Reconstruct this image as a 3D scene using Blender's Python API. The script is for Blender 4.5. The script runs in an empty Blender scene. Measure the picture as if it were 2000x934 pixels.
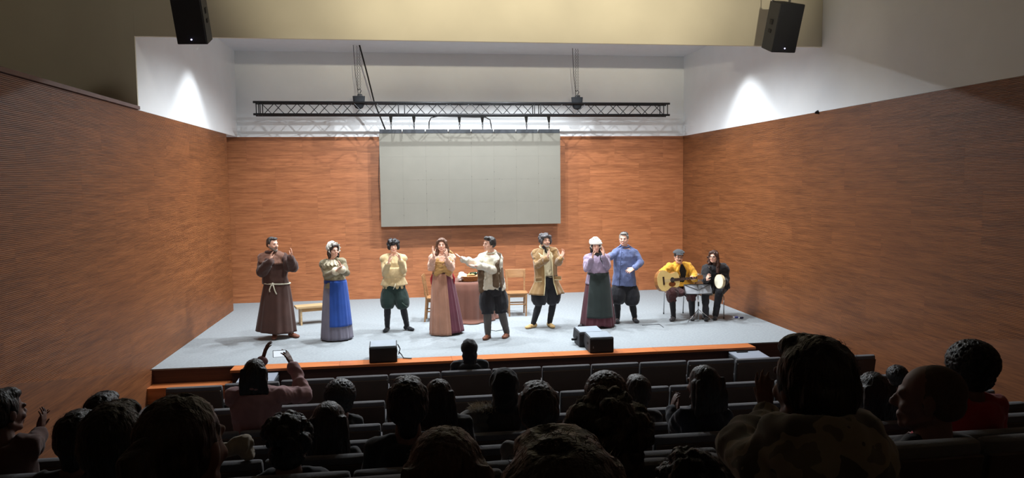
import bpy, bmesh, math, random
import numpy as np
from mathutils import Vector, Matrix, noise
random.seed(7)
PI = math.pi
SC = bpy.context.scene
COL = SC.collection

# ------------------------------------------------------------------ camera
FPX, YAW, PITCH, ROLL, CAMH = 1411.7, 0.1374, -0.0770, -0.0113, 2.62
_fw = np.array([math.sin(YAW)*math.cos(PITCH), math.cos(YAW)*math.cos(PITCH), math.sin(PITCH)])
_r0 = np.array([math.cos(YAW), -math.sin(YAW), 0.0]); _u0 = np.cross(_r0, _fw)
_rt = math.cos(ROLL)*_r0 + math.sin(ROLL)*_u0
_up = -math.sin(ROLL)*_r0 + math.cos(ROLL)*_u0
cam_d = bpy.data.cameras.new('camera'); cam = bpy.data.objects.new('camera', cam_d); COL.objects.link(cam)
cam_d.sensor_width = 36.0; cam_d.lens = FPX/2000*36.0; cam_d.clip_start = 0.05
cam.matrix_world = Matrix(((_rt[0], _up[0], -_fw[0], 0), (_rt[1], _up[1], -_fw[1], 0), (_rt[2], _up[2], -_fw[2], CAMH), (0, 0, 0, 1)))
SC.camera = cam
SC.view_settings.view_transform = 'Standard'; SC.view_settings.look = 'None'
SC.view_settings.exposure = 0.0; SC.view_settings.gamma = 1.0
SC.view_settings.use_curve_mapping = False

def _ray(u, v):
    return _fw*FPX + _rt*(u-1000) - _up*(v-467)
def at(u, v, Y):                     # photograph pixel on the plane y = Y
    d = _ray(u, v); return np.array([0, 0, CAMH]) + d*(Y/d[1])
def atd(u, v, dep):                  # photograph pixel at a given distance along the lens axis
    d = _ray(u, v); return np.array([0, 0, CAMH]) + d*(dep/FPX)
def atz(u, v, Z):
    d = _ray(u, v); return np.array([0, 0, CAMH]) + d*((Z-CAMH)/d[2])

# room measures (metres, stage floor at z = 0)
LX, RX = -3.775, 6.507
YS, YB, YLE = 10.885, 16.775, 15.796     # stage front, back wall, end of left timber wall
HT, ZBEAM, ZC = 3.706, 4.725, 5.58
HALLZ, HALLC = -0.45, 8.2

# ------------------------------------------------------------------ world and lights
w = bpy.data.worlds.new('world'); SC.world = w; w.use_nodes = True
w.node_tree.nodes['Background'].inputs[0].default_value = (1.0, 0.9, 0.8, 1)
w.node_tree.nodes['Background'].inputs[1].default_value = 0.0

def lamp(name, kind, loc, power, color, aim=None, size=0.1, angle=90, blend=0.5, sizey=None):
    l = bpy.data.lights.new(name, kind); o = bpy.data.objects.new(name, l); COL.objects.link(o)
    o.location = loc; l.energy = power; l.color = color
    if kind == 'SPOT':
        l.spot_size = math.radians(angle); l.spot_blend = blend; l.shadow_soft_size = size
    elif kind == 'AREA':
        l.shape = 'RECTANGLE' if sizey else 'DISK'; l.size = size
        if sizey: l.size_y = sizey
    else: l.shadow_soft_size = size
    if aim is not None:
        o.rotation_euler = (Vector(aim)-Vector(loc)).to_track_quat('-Z', 'Y').to_euler()
    return o
COOL = (0.88, 0.94, 1.0); WARM = (1.0, 0.80, 0.50)
for i, x in enumerate([LX+.80, -0.78, 1.37, 3.51, RX-.80]):      # ceiling downlights over mid stage
    lamp('downlight', 'SPOT', (x, 13.4, 5.54), 210 if i in (0, 4) else 260, COOL, (x, 13.4, 0), .05, 86, .5)
for x in (-.5, 1.37, 3.24):                                      # wide floods on the stage ceiling
    lamp('flood_light', 'SPOT', (x, 12.9, 5.42), 590, COOL, (x, 12.9, 0), .025, 160, .45)
for x in (.15, 2.6):                                              # second row, further upstage
    lamp('flood_light', 'SPOT', (x, 14.57, 5.50), 290, COOL, (x, 14.57, 0), .025, 132, .25)
for x in (-1.2, 1.4, 4.0):                                        # stage wash hung just behind the beam
    lamp('wash_light', 'SPOT', (x, 11.15, 5.40), 420, COOL, (x, 13.1, .5), .10, 84, .7)
for x, t in ((0.2, -1.6), (1.0, 1.3), (1.8, 4.2)):                # projection-booth spots at the rear of the hall
    lamp('hall_spot', 'SPOT', (x, -1.8, 5.2), 1600, (1.0, .96, .90), (t, 12.5, 2.20), .06, 21, .6)
for t in (-1.0, .4, 1.8, 3.2, 4.6):                              # spots added to wash the beam face warm, no known fixture
    lamp('hall_spot', 'SPOT', (1.2, -.6, 3.6), 2700, (1.0, .90, .68), (t*.95+.1, YS, 5.75), .05, 20, 1.0)
lamp('facade_fill', 'SPOT', (1.4, 6.5, 7.9), 240, (1, .92, .80), (0.5, YS, 6.0), .3, 150, .8)  # added fill that lifts the dim facade, stands for no fixture
# ------------------------------------------------------------------ materials
def lin(c):
    return tuple(((x/255)/12.92 if x/255 <= .04045 else ((x/255+.055)/1.055)**2.4) for x in c)
_M = {}
def mat(name, rgb, rough=.7, metal=0., bump=0., bscale=60., var=.12, vscale=6., stretch=(1, 1, 1), emit=None, spec=.5, sheen=0.):
    if name in _M: return _M[name]
    m = bpy.data.materials.new(name); _M[name] = m; m.use_nodes = True
    n = m.node_tree.nodes; l = m.node_tree.links; p = n['Principled BSDF']
    c = lin(rgb)
    p.inputs['Roughness'].default_value = rough; p.inputs['Metallic'].default_value = metal
    p.inputs['Specular IOR Level'].default_value = spec
    if sheen: p.inputs['Sheen Weight'].default_value = sheen
    tc = n.new('ShaderNodeTexCoord'); mp = n.new('ShaderNodeMapping'); mp.inputs['Scale'].default_value = stretch
    l.new(tc.outputs['Object'], mp.inputs['Vector'])
    if var > 0:
        t = n.new('ShaderNodeTexNoise'); t.inputs['Scale'].default_value = vscale; t.inputs['Detail'].default_value = 4
        l.new(mp.outputs[0], t.inputs['Vector'])
        r = n.new('ShaderNodeValToRGB')
        r.color_ramp.elements[0].position = .3; r.color_ramp.elements[1].position = .7
        r.color_ramp.elements[0].color = tuple(x*(1-var) for x in c)+(1,)
        r.color_ramp.elements[1].color = tuple(min(1, x*(1+var)) for x in c)+(1,)
        l.new(t.outputs['Fac'], r.inputs['Fac']); l.new(r.outputs['Color'], p.inputs['Base Color'])
    else: p.inputs['Base Color'].default_value = c+(1,)
    if bump > 0:
        t = n.new('ShaderNodeTexNoise'); t.inputs['Scale'].default_value = bscale; t.inputs['Detail'].default_value = 3
        l.new(mp.outputs[0], t.inputs['Vector'])
        b = n.new('ShaderNodeBump'); b.inputs['Strength'].default_value = bump; b.inputs['Distance'].default_value = .01
        l.new(t.outputs['Fac'], b.inputs['Height']); l.new(b.outputs[0], p.inputs['Normal'])
    if emit:
        p.inputs['Emission Color'].default_value = lin(rgb)+(1,); p.inputs['Emission Strength'].default_value = emit
    return m

def wood(name, dark, light, scale=1.0, rough=.45, tint=.25, spec=.5):
    if name in _M: return _M[name]
    m = bpy.data.materials.new(name); _M[name] = m; m.use_nodes = True
    n = m.node_tree.nodes; l = m.node_tree.links; p = n['Principled BSDF']
    p.inputs['Roughness'].default_value = rough; p.inputs['Specular IOR Level'].default_value = spec
    tc = n.new('ShaderNodeTexCoord'); oi = n.new('ShaderNodeObjectInfo')
    mu = n.new('ShaderNodeVectorMath'); mu.operation = 'SCALE'; mu.inputs[0].default_value = (37, 11, 23)
    l.new(oi.outputs['Random'], mu.inputs['Scale'])
    ad = n.new('ShaderNodeVectorMath'); ad.operation = 'ADD'
    l.new(tc.outputs['Object'], ad.inputs[0]); l.new(mu.outputs[0], ad.inputs[1])
    mp = n.new('ShaderNodeMapping'); mp.inputs['Scale'].default_value = (1.1*scale, 14*scale, 30*scale)
    l.new(ad.outputs[0], mp.inputs['Vector'])
    t = n.new('ShaderNodeTexNoise'); t.inputs['Scale'].default_value = 1.6; t.inputs['Detail'].default_value = 6; t.inputs['Roughness'].default_value = .65
    l.new(mp.outputs[0], t.inputs['Vector'])
    mp2 = n.new('ShaderNodeMapping'); mp2.inputs['Scale'].default_value = (.5*scale, 3*scale, 6*scale)
    l.new(ad.outputs[0], mp2.inputs['Vector'])
    t2 = n.new('ShaderNodeTexNoise'); t2.inputs['Scale'].default_value = 1.3; t2.inputs['Detail'].default_value = 3
    l.new(mp2.outputs[0], t2.inputs['Vector'])
    mw = n.new('ShaderNodeMath'); mw.operation = 'MULTIPLY'; mw.inputs[1].default_value = 1.35; l.new(t.outputs['Fac'], mw.inputs[0])
    mv = n.new('ShaderNodeMath'); mv.operation = 'MULTIPLY'; mv.inputs[1].default_value = .65; l.new(t2.outputs['Fac'], mv.inputs[0])
    mx = n.new('ShaderNodeMath'); mx.operation = 'ADD'; l.new(mw.outputs[0], mx.inputs[0]); l.new(mv.outputs[0], mx.inputs[1])
    mh = n.new('ShaderNodeMath'); mh.operation = 'MULTIPLY'; mh.inputs[1].default_value = .5; l.new(mx.outputs[0], mh.inputs[0])
    r = n.new('ShaderNodeValToRGB')
    r.color_ramp.elements[0].position = .38; r.color_ramp.elements[1].position = .62
    r.color_ramp.elements[0].color = lin(dark)+(1,); r.color_ramp.elements[1].color = lin(light)+(1,)
    l.new(mh.outputs[0], r.inputs['Fac'])
    hs = n.new('ShaderNodeHueSaturation')
    ma = n.new('ShaderNodeMapRange'); ma.inputs['To Min'].default_value = 1-tint; ma.inputs['To Max'].default_value = 1+tint
    l.new(oi.outputs['Random'], ma.inputs['Value']); l.new(ma.outputs[0], hs.inputs['Value'])
    l.new(r.outputs['Color'], hs.inputs['Color']); l.new(hs.outputs['Color'], p.inputs['Base Color'])
    b = n.new('ShaderNodeBump'); b.inputs['Strength'].default_value = .15; b.inputs['Distance'].default_value = .004
    l.new(t.outputs['Fac'], b.inputs['Height']); l.new(b.outputs[0], p.inputs['Normal'])
    return m

# ------------------------------------------------------------------ geometry helpers
def unit(v):
    v = np.asarray(v, float); return v/max(1e-9, np.linalg.norm(v))
def perp(d):
    a = np.array([0, 0, 1.]) if abs(d[2]) < .9 else np.array([1., 0, 0])
    u = unit(np.cross(a, d)); return u, np.cross(d, u)
class G:
    def __init__(s): s.v = []; s.f = []
    def rings(s, R, cap=True, close=True):
        b = len(s.v); m = len(R[0])
        for r in R: s.v.extend([tuple(p) for p in r])
        for i in range(len(R)-1):
            for j in range(m if close else m-1):
                k = (j+1) % m
                s.f.append((b+i*m+j, b+i*m+k, b+(i+1)*m+k, b+(i+1)*m+j))
        if cap:
            s.f.append(tuple(b+j for j in reversed(range(m))))
            s.f.append(tuple(b+(len(R)-1)*m+j for j in range(m)))
        return s
    def loft(s, secs, seg=20, power=2.0):     # sections: centre, U*ru, V*rv
        R = []
        for c, U, V in secs:
            c = np.asarray(c, float); ring = []
            for j in range(seg):
                a = 2*PI*j/seg; ca, sa = math.cos(a), math.sin(a)
                ca = math.copysign(abs(ca)**(2/power), ca); sa = math.copysign(abs(sa)**(2/power), sa)
                ring.append(c+ca*np.asarray(U)+sa*np.asarray(V))
            R.append(ring)
        return s.rings(R)
    def cap(s, p0, p1, r0, r1=None, seg=12, ks=1.0, flat=None):
        p0 = np.asarray(p0, float); p1 = np.asarray(p1, float); r1 = r0 if r1 is None else r1
        d = p1-p0; L = np.linalg.norm(d)
        if L < 1e-6: return s.ell(p0, (r0, r0, r0))
        d = d/L; u, v = perp(d)
        if flat is not None:
            v = unit(np.asarray(flat)-np.dot(flat, d)*d); u = np.cross(v, d); v = v*ks
        secs = []
        for k in range(4):
            a = PI/2*(1-k/4); secs.append((p0-d*r0*math.sin(a), u*r0*max(.05, math.cos(a)), v*r0*max(.05, math.cos(a))))
        secs.append((p0, u*r0, v*r0)); secs.append((p1, u*r1, v*r1))
        for k in range(1, 5):
            a = PI/2*k/4; secs.append((p1+d*r1*math.sin(a), u*r1*max(.05, math.cos(a)), v*r1*max(.05, math.cos(a))))
        return s.loft(secs, seg)
    def tube(s, pts, r, seg=8):
        pts = [np.asarray(p, float) for p in pts]; secs = []
        rr = r if isinstance(r, (list, tuple)) else [r]*len(pts)
        u = None
        for i, p in enumerate(pts):
            d = unit(pts[min(i+1, len(pts)-1)]-pts[max(i-1, 0)])
            if u is None: u, _ = perp(d)
            u = unit(u-np.dot(u, d)*d); v = np.cross(d, u)
            secs.append((p, u*rr[i], v*rr[i]))
        return s.loft(secs, seg)
    def ell(s, c, r, R=None, seg=16, n=10):
        c = np.asarray(c, float); R = np.eye(3) if R is None else R; rg = []
        for i in range(n+1):
            a = -PI/2+PI*i/n; cz, sz = max(.03, math.cos(a)), math.sin(a)
            rg.append([c+R@np.array([r[0]*cz*math.cos(2*PI*j/seg), r[1]*cz*math.sin(2*PI*j/seg), r[2]*sz]) for j in range(seg)])
        return s.rings(rg)
    def box(s, c, h, R=None, taper=1.0):      # centre, half sizes
        c = np.asarray(c, float); R = np.eye(3) if R is None else R; b = len(s.v)
        for z in (-1, 1):
            t = taper if z > 0 else 1
            for x, y in ((-1, -1), (1, -1), (1, 1), (-1, 1)):
                s.v.append(tuple(c+R@np.array([x*h[0]*t, y*h[1]*t, z*h[2]])))
        for q in ((3, 2, 1, 0), (4, 5, 6, 7), (0, 1, 5, 4), (1, 2, 6, 5), (2, 3, 7, 6), (3, 0, 4, 7)): s.f.append(tuple(b+i for i in q))
        return s
    def prism(s, poly, z0, z1, R=None, o=(0, 0, 0)):   # polygon in local xy (ccw), extruded along local z
        R = np.eye(3) if R is None else R; o = np.asarray(o, float); b = len(s.v); m = len(poly)
        for z in (z0, z1):
            for x, y in poly: s.v.append(tuple(o+R@np.array([x, y, z])))
        s.f.append(tuple(b+j for j in reversed(range(m)))); s.f.append(tuple(b+m+j for j in range(m)))
        for j in range(m): s.f.append((b+j, b+(j+1) % m, b+m+(j+1) % m, b+m+j))
        return s
    def add(s, g):
        b = len(s.v); s.v.extend(g.v); s.f.extend([tuple(b+i for i in q) for q in g.f]); return s
def yaw_R(a):                    # local x right, y forward, z up; yaw 0 faces the camera side (-Y)
    f = np.array([math.sin(a), -math.cos(a), 0]); z = np.array([0, 0, 1.]); x = np.cross(f, z)
    return np.array([x, f, z]).T
def rotz(a):
    c, s_ = math.cos(a), math.sin(a); return np.array([[c, -s_, 0], [s_, c, 0], [0, 0, 1.]])
def rotx(a):
    c, s_ = math.cos(a), math.sin(a); return np.array([[1, 0, 0], [0, c, -s_], [0, s_, c]])

ORG = {}
def root(name, loc, label, cat, group=None, rz=0):
    o = bpy.data.objects.new(name, None); COL.objects.link(o); o.location = Vector(loc); o.rotation_euler = (0, 0, rz)
    o.empty_display_size = .1
    o['label'] = label; o['category'] = cat
    if group: o['group'] = group
    ORG[o.name] = np.array(loc, float) if rz == 0 else None
    return o
def tag(o, label=None, cat=None, group=None, kind=None):
    if label: o['label'] = label
    if cat: o['category'] = cat
    if group: o['group'] = group
    if kind: o['kind'] = kind
    return o
def link_mesh(name, me, m, parent=None):
    o = bpy.data.objects.new(name, me); COL.objects.link(o)
    if m: me.materials.append(m)
    if parent is not None:
        o.parent = parent
        if ORG.get(parent.name) is not None: ORG[o.name] = ORG[parent.name]
    return o
def raw(g, org=None):
    me = bpy.data.meshes.new('m')
    v = g.v if org is None else (np.array(g.v)-org).tolist()
    me.from_pydata(v, [], g.f); me.update(); return me
def fixn(me):
    bm = bmesh.new(); bm.from_mesh(me); bmesh.ops.recalc_face_normals(bm, faces=bm.faces); bm.to_mesh(me); bm.free()
def mk(name, g, m, parent=None, smooth=False, local=False, bevel=0, flip=True):
    """one mesh object; world coordinates unless local"""
    org = None
    if parent is not None and not local: org = ORG.get(parent.name)
    me = raw(g, org)
    if flip: fixn(me)
    if bevel:
        bm = bmesh.new(); bm.from_mesh(me)
        es = [e for e in bm.edges if len(e.link_faces) == 2 and e.calc_face_angle(0) > .5]
        bmesh.ops.bevel(bm, geom=es, offset=bevel, segments=2, affect='EDGES', profile=.6); bm.to_mesh(me); bm.free()
    if smooth:
        me.polygons.foreach_set('use_smooth', [True]*len(me.polygons))
        if smooth == 'auto':
            bm = bmesh.new(); bm.from_mesh(me)
            for e in bm.edges: e.smooth = not (len(e.link_faces) == 2 and e.calc_face_angle(0) > .6)
            bm.to_mesh(me); bm.free()
    return link_mesh(name, me, m, parent)
def blend(name, g, m, parent, vox=.008, it=3, disp=0., dscale=14., dst=(1, 1, 1), zmin=None, seed=0, dec=None, fn=None):
    """union of overlapping closed shapes, remeshed into one continuous surface, smoothed, then wrinkled"""
    org = ORG.get(parent.name) if parent is not None else None
    me = raw(g, org); fixn(me)
    t = bpy.data.objects.new('t', me); COL.objects.link(t)
    md = t.modifiers.new('r', 'REMESH'); md.mode = 'VOXEL'; md.voxel_size = vox
    if it:
        ms = t.modifiers.new('s', 'SMOOTH'); ms.iterations = it; ms.factor = .5
    if dec:
        mdc = t.modifiers.new('d', 'DECIMATE'); mdc.ratio = dec
    dg = bpy.context.evaluated_depsgraph_get(); dg.update()
    nm = bpy.data.meshes.new_from_object(t.evaluated_get(dg))
    bpy.data.objects.remove(t); bpy.data.meshes.remove(me)
    nv = len(nm.vertices)
    if (disp or zmin is not None or fn) and nv:
        co = np.empty(nv*3); nm.vertices.foreach_get('co', co); co = co.reshape(-1, 3)
        if disp:
            no = np.empty(nv*3); nm.vertices.foreach_get('normal', no); no = no.reshape(-1, 3)
            q = co*np.array(dst)*dscale+seed*3.17
            h = np.array([noise.noise(Vector(p)) for p in q])
            h2 = 1-2*np.abs(h)                       # ridged folds
            h3 = np.array([1-2*abs(noise.noise(Vector(p))) for p in q*2.3])
            co = co+no*np.maximum((h*.6+h2*.45+h3*.15-.15)*disp*1.25, -.006)[:, None]
        if fn: co = fn(co)
        if zmin is not None: co[:, 2] = np.maximum(co[:, 2], zmin-(org[2] if org is not None else 0))
        nm.vertices.foreach_set('co', co.ravel()); nm.update()
    nm.polygons.foreach_set('use_smooth', [True]*len(nm.polygons))
    nm.materials.clear()
    return link_mesh(name, nm, m, parent)
# ------------------------------------------------------------------ the setting
M_wall = mat('white_plaster', (234, 236, 236), .85, bump=.05, bscale=80, var=.02, vscale=2)
M_cream = mat('cream_plaster', (214, 206, 184), .85, bump=.05, bscale=80, var=.03, vscale=2)
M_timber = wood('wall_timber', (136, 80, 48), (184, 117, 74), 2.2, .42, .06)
M_timber_side = wood('wall_timber_side', (106, 63, 36), (152, 96, 56), 1.7, .42, .06)  # darker copy of the wall timber; weaker side light put into the colour
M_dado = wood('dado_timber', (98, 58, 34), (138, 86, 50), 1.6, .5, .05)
M_carpet = mat('stage_carpet', (152, 158, 161), .95, bump=.5, bscale=180, var=.10, vscale=26, spec=.1)
M_hallfloor = mat('hall_floor', (52, 46, 44), .8, var=.1)
M_riser = wood('riser_timber', (60, 38, 34), (78, 50, 44), 1.0, .5, .02)
M_apron = wood('apron_timber', (176, 98, 52), (206, 126, 74), 1.0, .35, .07)
M_ceil = mat('stage_ceiling_paint', (216, 218, 222), .9, var=.02)
M_hallceil = mat('hall_ceiling_paint', (96, 92, 86), .9, var=.02)
M_black = mat('black_metal', (22, 23, 25), .45, var=.05)
M_blackc = mat('black_cabinet', (38, 40, 44), .7, bump=.3, bscale=300, var=.05)
M_grille = mat('black_grille', (36, 39, 46), .6, bump=.6, bscale=500, var=.08)
M_chrome = mat('chrome', (190, 190, 192), .22, metal=1., var=0)
M_steel = mat('dull_steel', (90, 92, 95), .4, metal=.8, var=0)
M_screen = mat('led_panel_face', (118, 115, 105), .85, var=.03, vscale=3)
M_dark = mat('dark_frame', (42, 46, 52), .6, var=.05)
M_rubber = mat('black_cable', (14, 14, 15), .6, var=0)

def sbox(name, x0, x1, y0, y1, z0, z1, m):
    o = mk(name, G().box(((x0+x1)/2, (y0+y1)/2, (z0+z1)/2), ((x1-x0)/2, (y1-y0)/2, (z1-z0)/2)), m)
    o['kind'] = 'structure'; return o
XW = -5.4
floor_stage = sbox('floor', XW, RX, YS, YB, -.02, 0, M_carpet); floor_stage['label'] = 'pale grey carpeted stage floor'
sbox('trim_1', XW, RX, YS+.002, YS+.12, HALLZ, -.02, M_riser)['label'] = 'dark timber face of the stage'
# the timber apron in front of the carpet, in separate boards
apron = sbox('trim_2', -2.60, 5.31, 10.635, YS, HALLZ, -.036, M_riser); apron['label'] = 'dark timber box under the stage apron'
xs = [-2.62, -1.1, .55, 2.1, 3.72, 5.33]
me_done = None
for a, b in zip(xs[:-1], xs[1:]):
    o = mk('plank', G().box(((a+b)/2, 10.741, -.018), ((b-a)/2-.0015, .141, .018)), M_apron, apron, local=True)
sbox('floor', LX, -2.62, 10.64, YS, HALLZ, -.22, M_apron)['label'] = 'narrow timber step at the left end of the stage'
# left timber wall
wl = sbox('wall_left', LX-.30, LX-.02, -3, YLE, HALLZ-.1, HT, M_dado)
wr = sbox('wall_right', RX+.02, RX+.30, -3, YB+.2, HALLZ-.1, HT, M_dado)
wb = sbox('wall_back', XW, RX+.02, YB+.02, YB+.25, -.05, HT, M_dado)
PH = HT/12
def rib_panel(L, n=17, H=PH):
    g = G(); p = H/n; prof = []
    for i in range(n):
        z = i*p
        prof += [(-.0, z+.0005), (-.020, z+.0005+.0), (-.020, z+p*.64), (-.004, z+p*.66)] if True else []
    # profile in (y,z): proud rib then recessed groove
    pts = []
    for i in range(n):
        z = i*p; pts += [(-.019, z+.001), (-.019, z+p*.66), (-.0115, z+p*.72), (-.0115, z+p*.97)]
    b = len(g.v)
    for y, z in pts: g.v.append((.0005, y, z)); g.v.append((L-.0005, y, z))
    for i in range(len(pts)-1): g.f.append((2*i, 2*i+1, 2*i+3, 2*i+2))
    k = len(g.v); z1 = pts[-1][1]
    g.v += [(.0012, 0, .001), (L-.0012, 0, .001), (.0012, 0, z1), (L-.0012, 0, z1)]
    g.f += [(k, k+1, 1, 0), (2*len(pts)-2, 2*len(pts)-1, k+3, k+2), (k+1, k, k+2, k+3)]
    g.f += [tuple([k]+[2*i for i in range(len(pts))]+[k+2]), tuple([k+1]+[2*i+1 for i in range(len(pts))]+[k+3])]
    return g
def rep_panels(parent, me, m, spots, rz):
    for s in spots:
        o = bpy.data.objects.new('panel', me); COL.objects.link(o); o.parent = parent
        o.location = s; o.rotation_euler = (0, 0, rz)
PL = 1.2
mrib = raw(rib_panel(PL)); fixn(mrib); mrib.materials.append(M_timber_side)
mflat = raw(G().box((PL/2, -.0095, PH/2), (PL/2-.0005, .0095, PH/2-.0005))); mflat.materials.append(M_timber)
sp = []
for r in range(12):
    for k in range(-1, 10):
        y0 = YLE-(k+1)*PL+(PL/2 if (r//2) % 2 else 0)
        if y0+PL > YLE+.01: y0 = YLE-PL if k == -1 and False else y0
        if y0+PL <= YLE+.61 and y0 > 3.8: sp.append((LX-.02, min(y0, YLE-PL), r*PH))
sp = list(dict.fromkeys([(round(a, 4), round(b, 4), round(c, 4)) for a, b, c in sp]))
def course(L0, L1, r):                 # staggered panel starts in one course
    off = [0, .6, .3, .9][(r//2) % 4]; out = []; x = L0-(PL-off if off else 0)
    while x < L1: out.append(x); x += PL
    return out
def cut_panel(L, rib):
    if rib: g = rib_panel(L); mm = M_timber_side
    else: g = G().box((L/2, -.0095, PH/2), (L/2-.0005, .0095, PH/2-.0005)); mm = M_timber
    me = raw(g); fixn(me); me.materials.append(mm); return me
_cut = {}
def fill(parent, L0, L1, place, rz, rib):
    for r in range(12):
        for x in course(L0, L1, r):
            a, b = max(x, L0), min(x+PL, L1)
            if b-a < .05: continue
            key = (round(b-a, 3), rib)
            if key not in _cut: _cut[key] = cut_panel(b-a, rib)
            o = bpy.data.objects.new('panel', _cut[key]); COL.objects.link(o); o.parent = parent
            o.location = place(a, b, r*PH); o.rotation_euler = (0, 0, rz)
# left wall faces +X: local x runs towards +Y ; right wall faces -X: local x runs towards -Y
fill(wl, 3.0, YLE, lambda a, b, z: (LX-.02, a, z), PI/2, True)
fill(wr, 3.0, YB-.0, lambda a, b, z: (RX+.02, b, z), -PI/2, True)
fill(wb, XW, RX, lambda a, b, z: (a, YB+.02, z), 0, False)
# smooth lower dado that climbs with the seating
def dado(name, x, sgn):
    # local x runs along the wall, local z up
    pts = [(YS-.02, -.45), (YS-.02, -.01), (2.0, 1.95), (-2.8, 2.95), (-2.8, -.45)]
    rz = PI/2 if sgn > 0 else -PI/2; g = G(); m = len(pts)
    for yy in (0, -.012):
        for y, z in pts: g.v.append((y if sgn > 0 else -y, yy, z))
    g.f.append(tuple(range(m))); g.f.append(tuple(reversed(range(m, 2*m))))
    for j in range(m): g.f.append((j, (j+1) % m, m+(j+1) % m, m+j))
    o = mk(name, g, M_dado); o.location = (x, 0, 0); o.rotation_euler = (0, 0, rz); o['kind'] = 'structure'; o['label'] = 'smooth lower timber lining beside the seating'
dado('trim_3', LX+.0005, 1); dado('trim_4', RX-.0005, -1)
tr = sbox('trim_5', LX-.34, LX+.03, -3, YS-.005, HT+.004, HT+.05, mat('rail_timber', (112, 84, 76), .6)); tr['label'] = 'timber capping rail on the left wall'
# white upper walls, beam and ceilings
sbox('wall_upper_left', LX-.2, LX, YS+.031, YB, HT+.001, ZC, M_wall)
sbox('wall_upper_back', LX-.2, RX, YB, YB+.25, HT+.001, ZC, M_wall)
sbox('wall_upper_right', RX, RX+.3, -3, YB+.25, HT+.001, HALLC, M_wall)
sbox('wall_facade', XW-.9, LX-.001, YS, YS+.03, HT+.001, HALLC, M_cream)
sbox('wall_beam', LX, RX-.001, YS, YS+.06, ZBEAM, HALLC, M_cream)
sbox('wall_wing', XW-.1, XW, YS, YB+.2, -.1, HT, M_wall)
sbox('ceiling', LX-.2, RX+.05, YS+.061, YB+.25, ZC, ZC+.1, M_ceil)
sbox('ceiling', XW-.1, LX-.201, YS+.04, YB+.25, HT+.001, HT+.1, M_ceil)
sbox('ceiling', XW-.9, RX+.05, -3, YS+.3, HALLC, HALLC+.1, M_hallceil)
sbox('wall_outer_left', XW-.9, XW-.7, -3, YS, HT-.2, HALLC, M_cream)
sbox('wall_rear', XW-.9, RX+.3, -3.2, -3, -1, HALLC, M_cream)
# raked hall floor in terraces
ROWY = [8.45, 7.45, 6.45, 5.45, 4.45, 3.45, 2.45, 1.50, .55]
ROWZ = [-.45, -.45, -.36, -.15, .12, .41, .78, 1.00, 1.20]
edges = [YS] + [(ROWY[i]-.25) for i in range(9)]
sbox('floor', LX-.02, RX+.02, ROWY[1]-.25, YS, -.6, HALLZ, M_hallfloor)
for i in range(2, 9):
    y1 = ROWY[i-1]-.25; y0 = ROWY[i]-.25 if i < 8 else -3
    sbox('floor', LX-.02, RX+.02, y0, y1, -.6, ROWZ[i], M_hallfloor)['label'] = 'terrace of the raked hall floor'

# ------------------------------------------------------------------ rigging: truss, hoists, LED wall
x0, x1 = at(494, 198, 15.78)[0], at(1308, 202, 15.78)[0]
zt, zb = at(900, 201, 15.78)[2], at(900, 224, 15.78)[2]
truss = root('lighting_truss', ((x0+x1)/2, 15.9, (zt+zb)/2), 'long black box truss with crossed bracing hung above the grey screen', 'truss')
y0t, y1t = 15.78, 16.03
for y in (y0t, y1t):
    for z in (zt, zb):
        mk('chord', G().tube([(x0, y, z), (x1, y, z)], .024, 10), M_black, truss, smooth=True)
joins = [x0+.06, x0+.14, at(778, 210, y0t)[0], at(790, 210, y0t)[0], at(1044, 210, y0t)[0], at(1056, 210, y0t)[0], x1-.14, x1-.05]
for x in joins:
    g = G().tube([(x, y0t, zb), (x, y0t, zt)], .011, 6).tube([(x, y1t, zb), (x, y1t, zt)], .011, 6).tube([(x, y0t, zt), (x, y1t, zt)], .011, 6).tube([(x, y0t, zb), (x, y1t, zb)], .011, 6)
    mk('end_frame', g, M_black, truss, smooth=True)
segs = [(joins[1], joins[2], 10), (joins[3], joins[4], 10), (joins[5], joins[6], 10)]
_br = {}
def brace(a, b):
    a = np.array(a); b = np.array(b)
    mk('brace', G().tube([a, b], .0085, 6), M_black, truss)
for a, b, n in segs:
    n = int(round((b-a)/.245))
    for i in range(n):
        u0, u1 = a+(b-a)*i/n, a+(b-a)*(i+1)/n
        e = i % 2
        brace((u0, y0t, zb if e else zt), (u1, y0t, zt if e else zb))
        brace((u0, y1t, zt if e else zb), (u1, y1t, zb if e else zt))
for z in (zt, zb):
  gb = G()
  for a, b, n in segs:
    for i in range(n):
        u0, u1 = a+(b-a)*i/n, a+(b-a)*(i+1)/n
        gb.tube([(u0, y0t if i % 2 else y1t, z), (u1+.004, y1t if i % 2 else y0t, z)], .008, 5)
  mk('horizontal_bracing', gb, M_black, truss)
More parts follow.
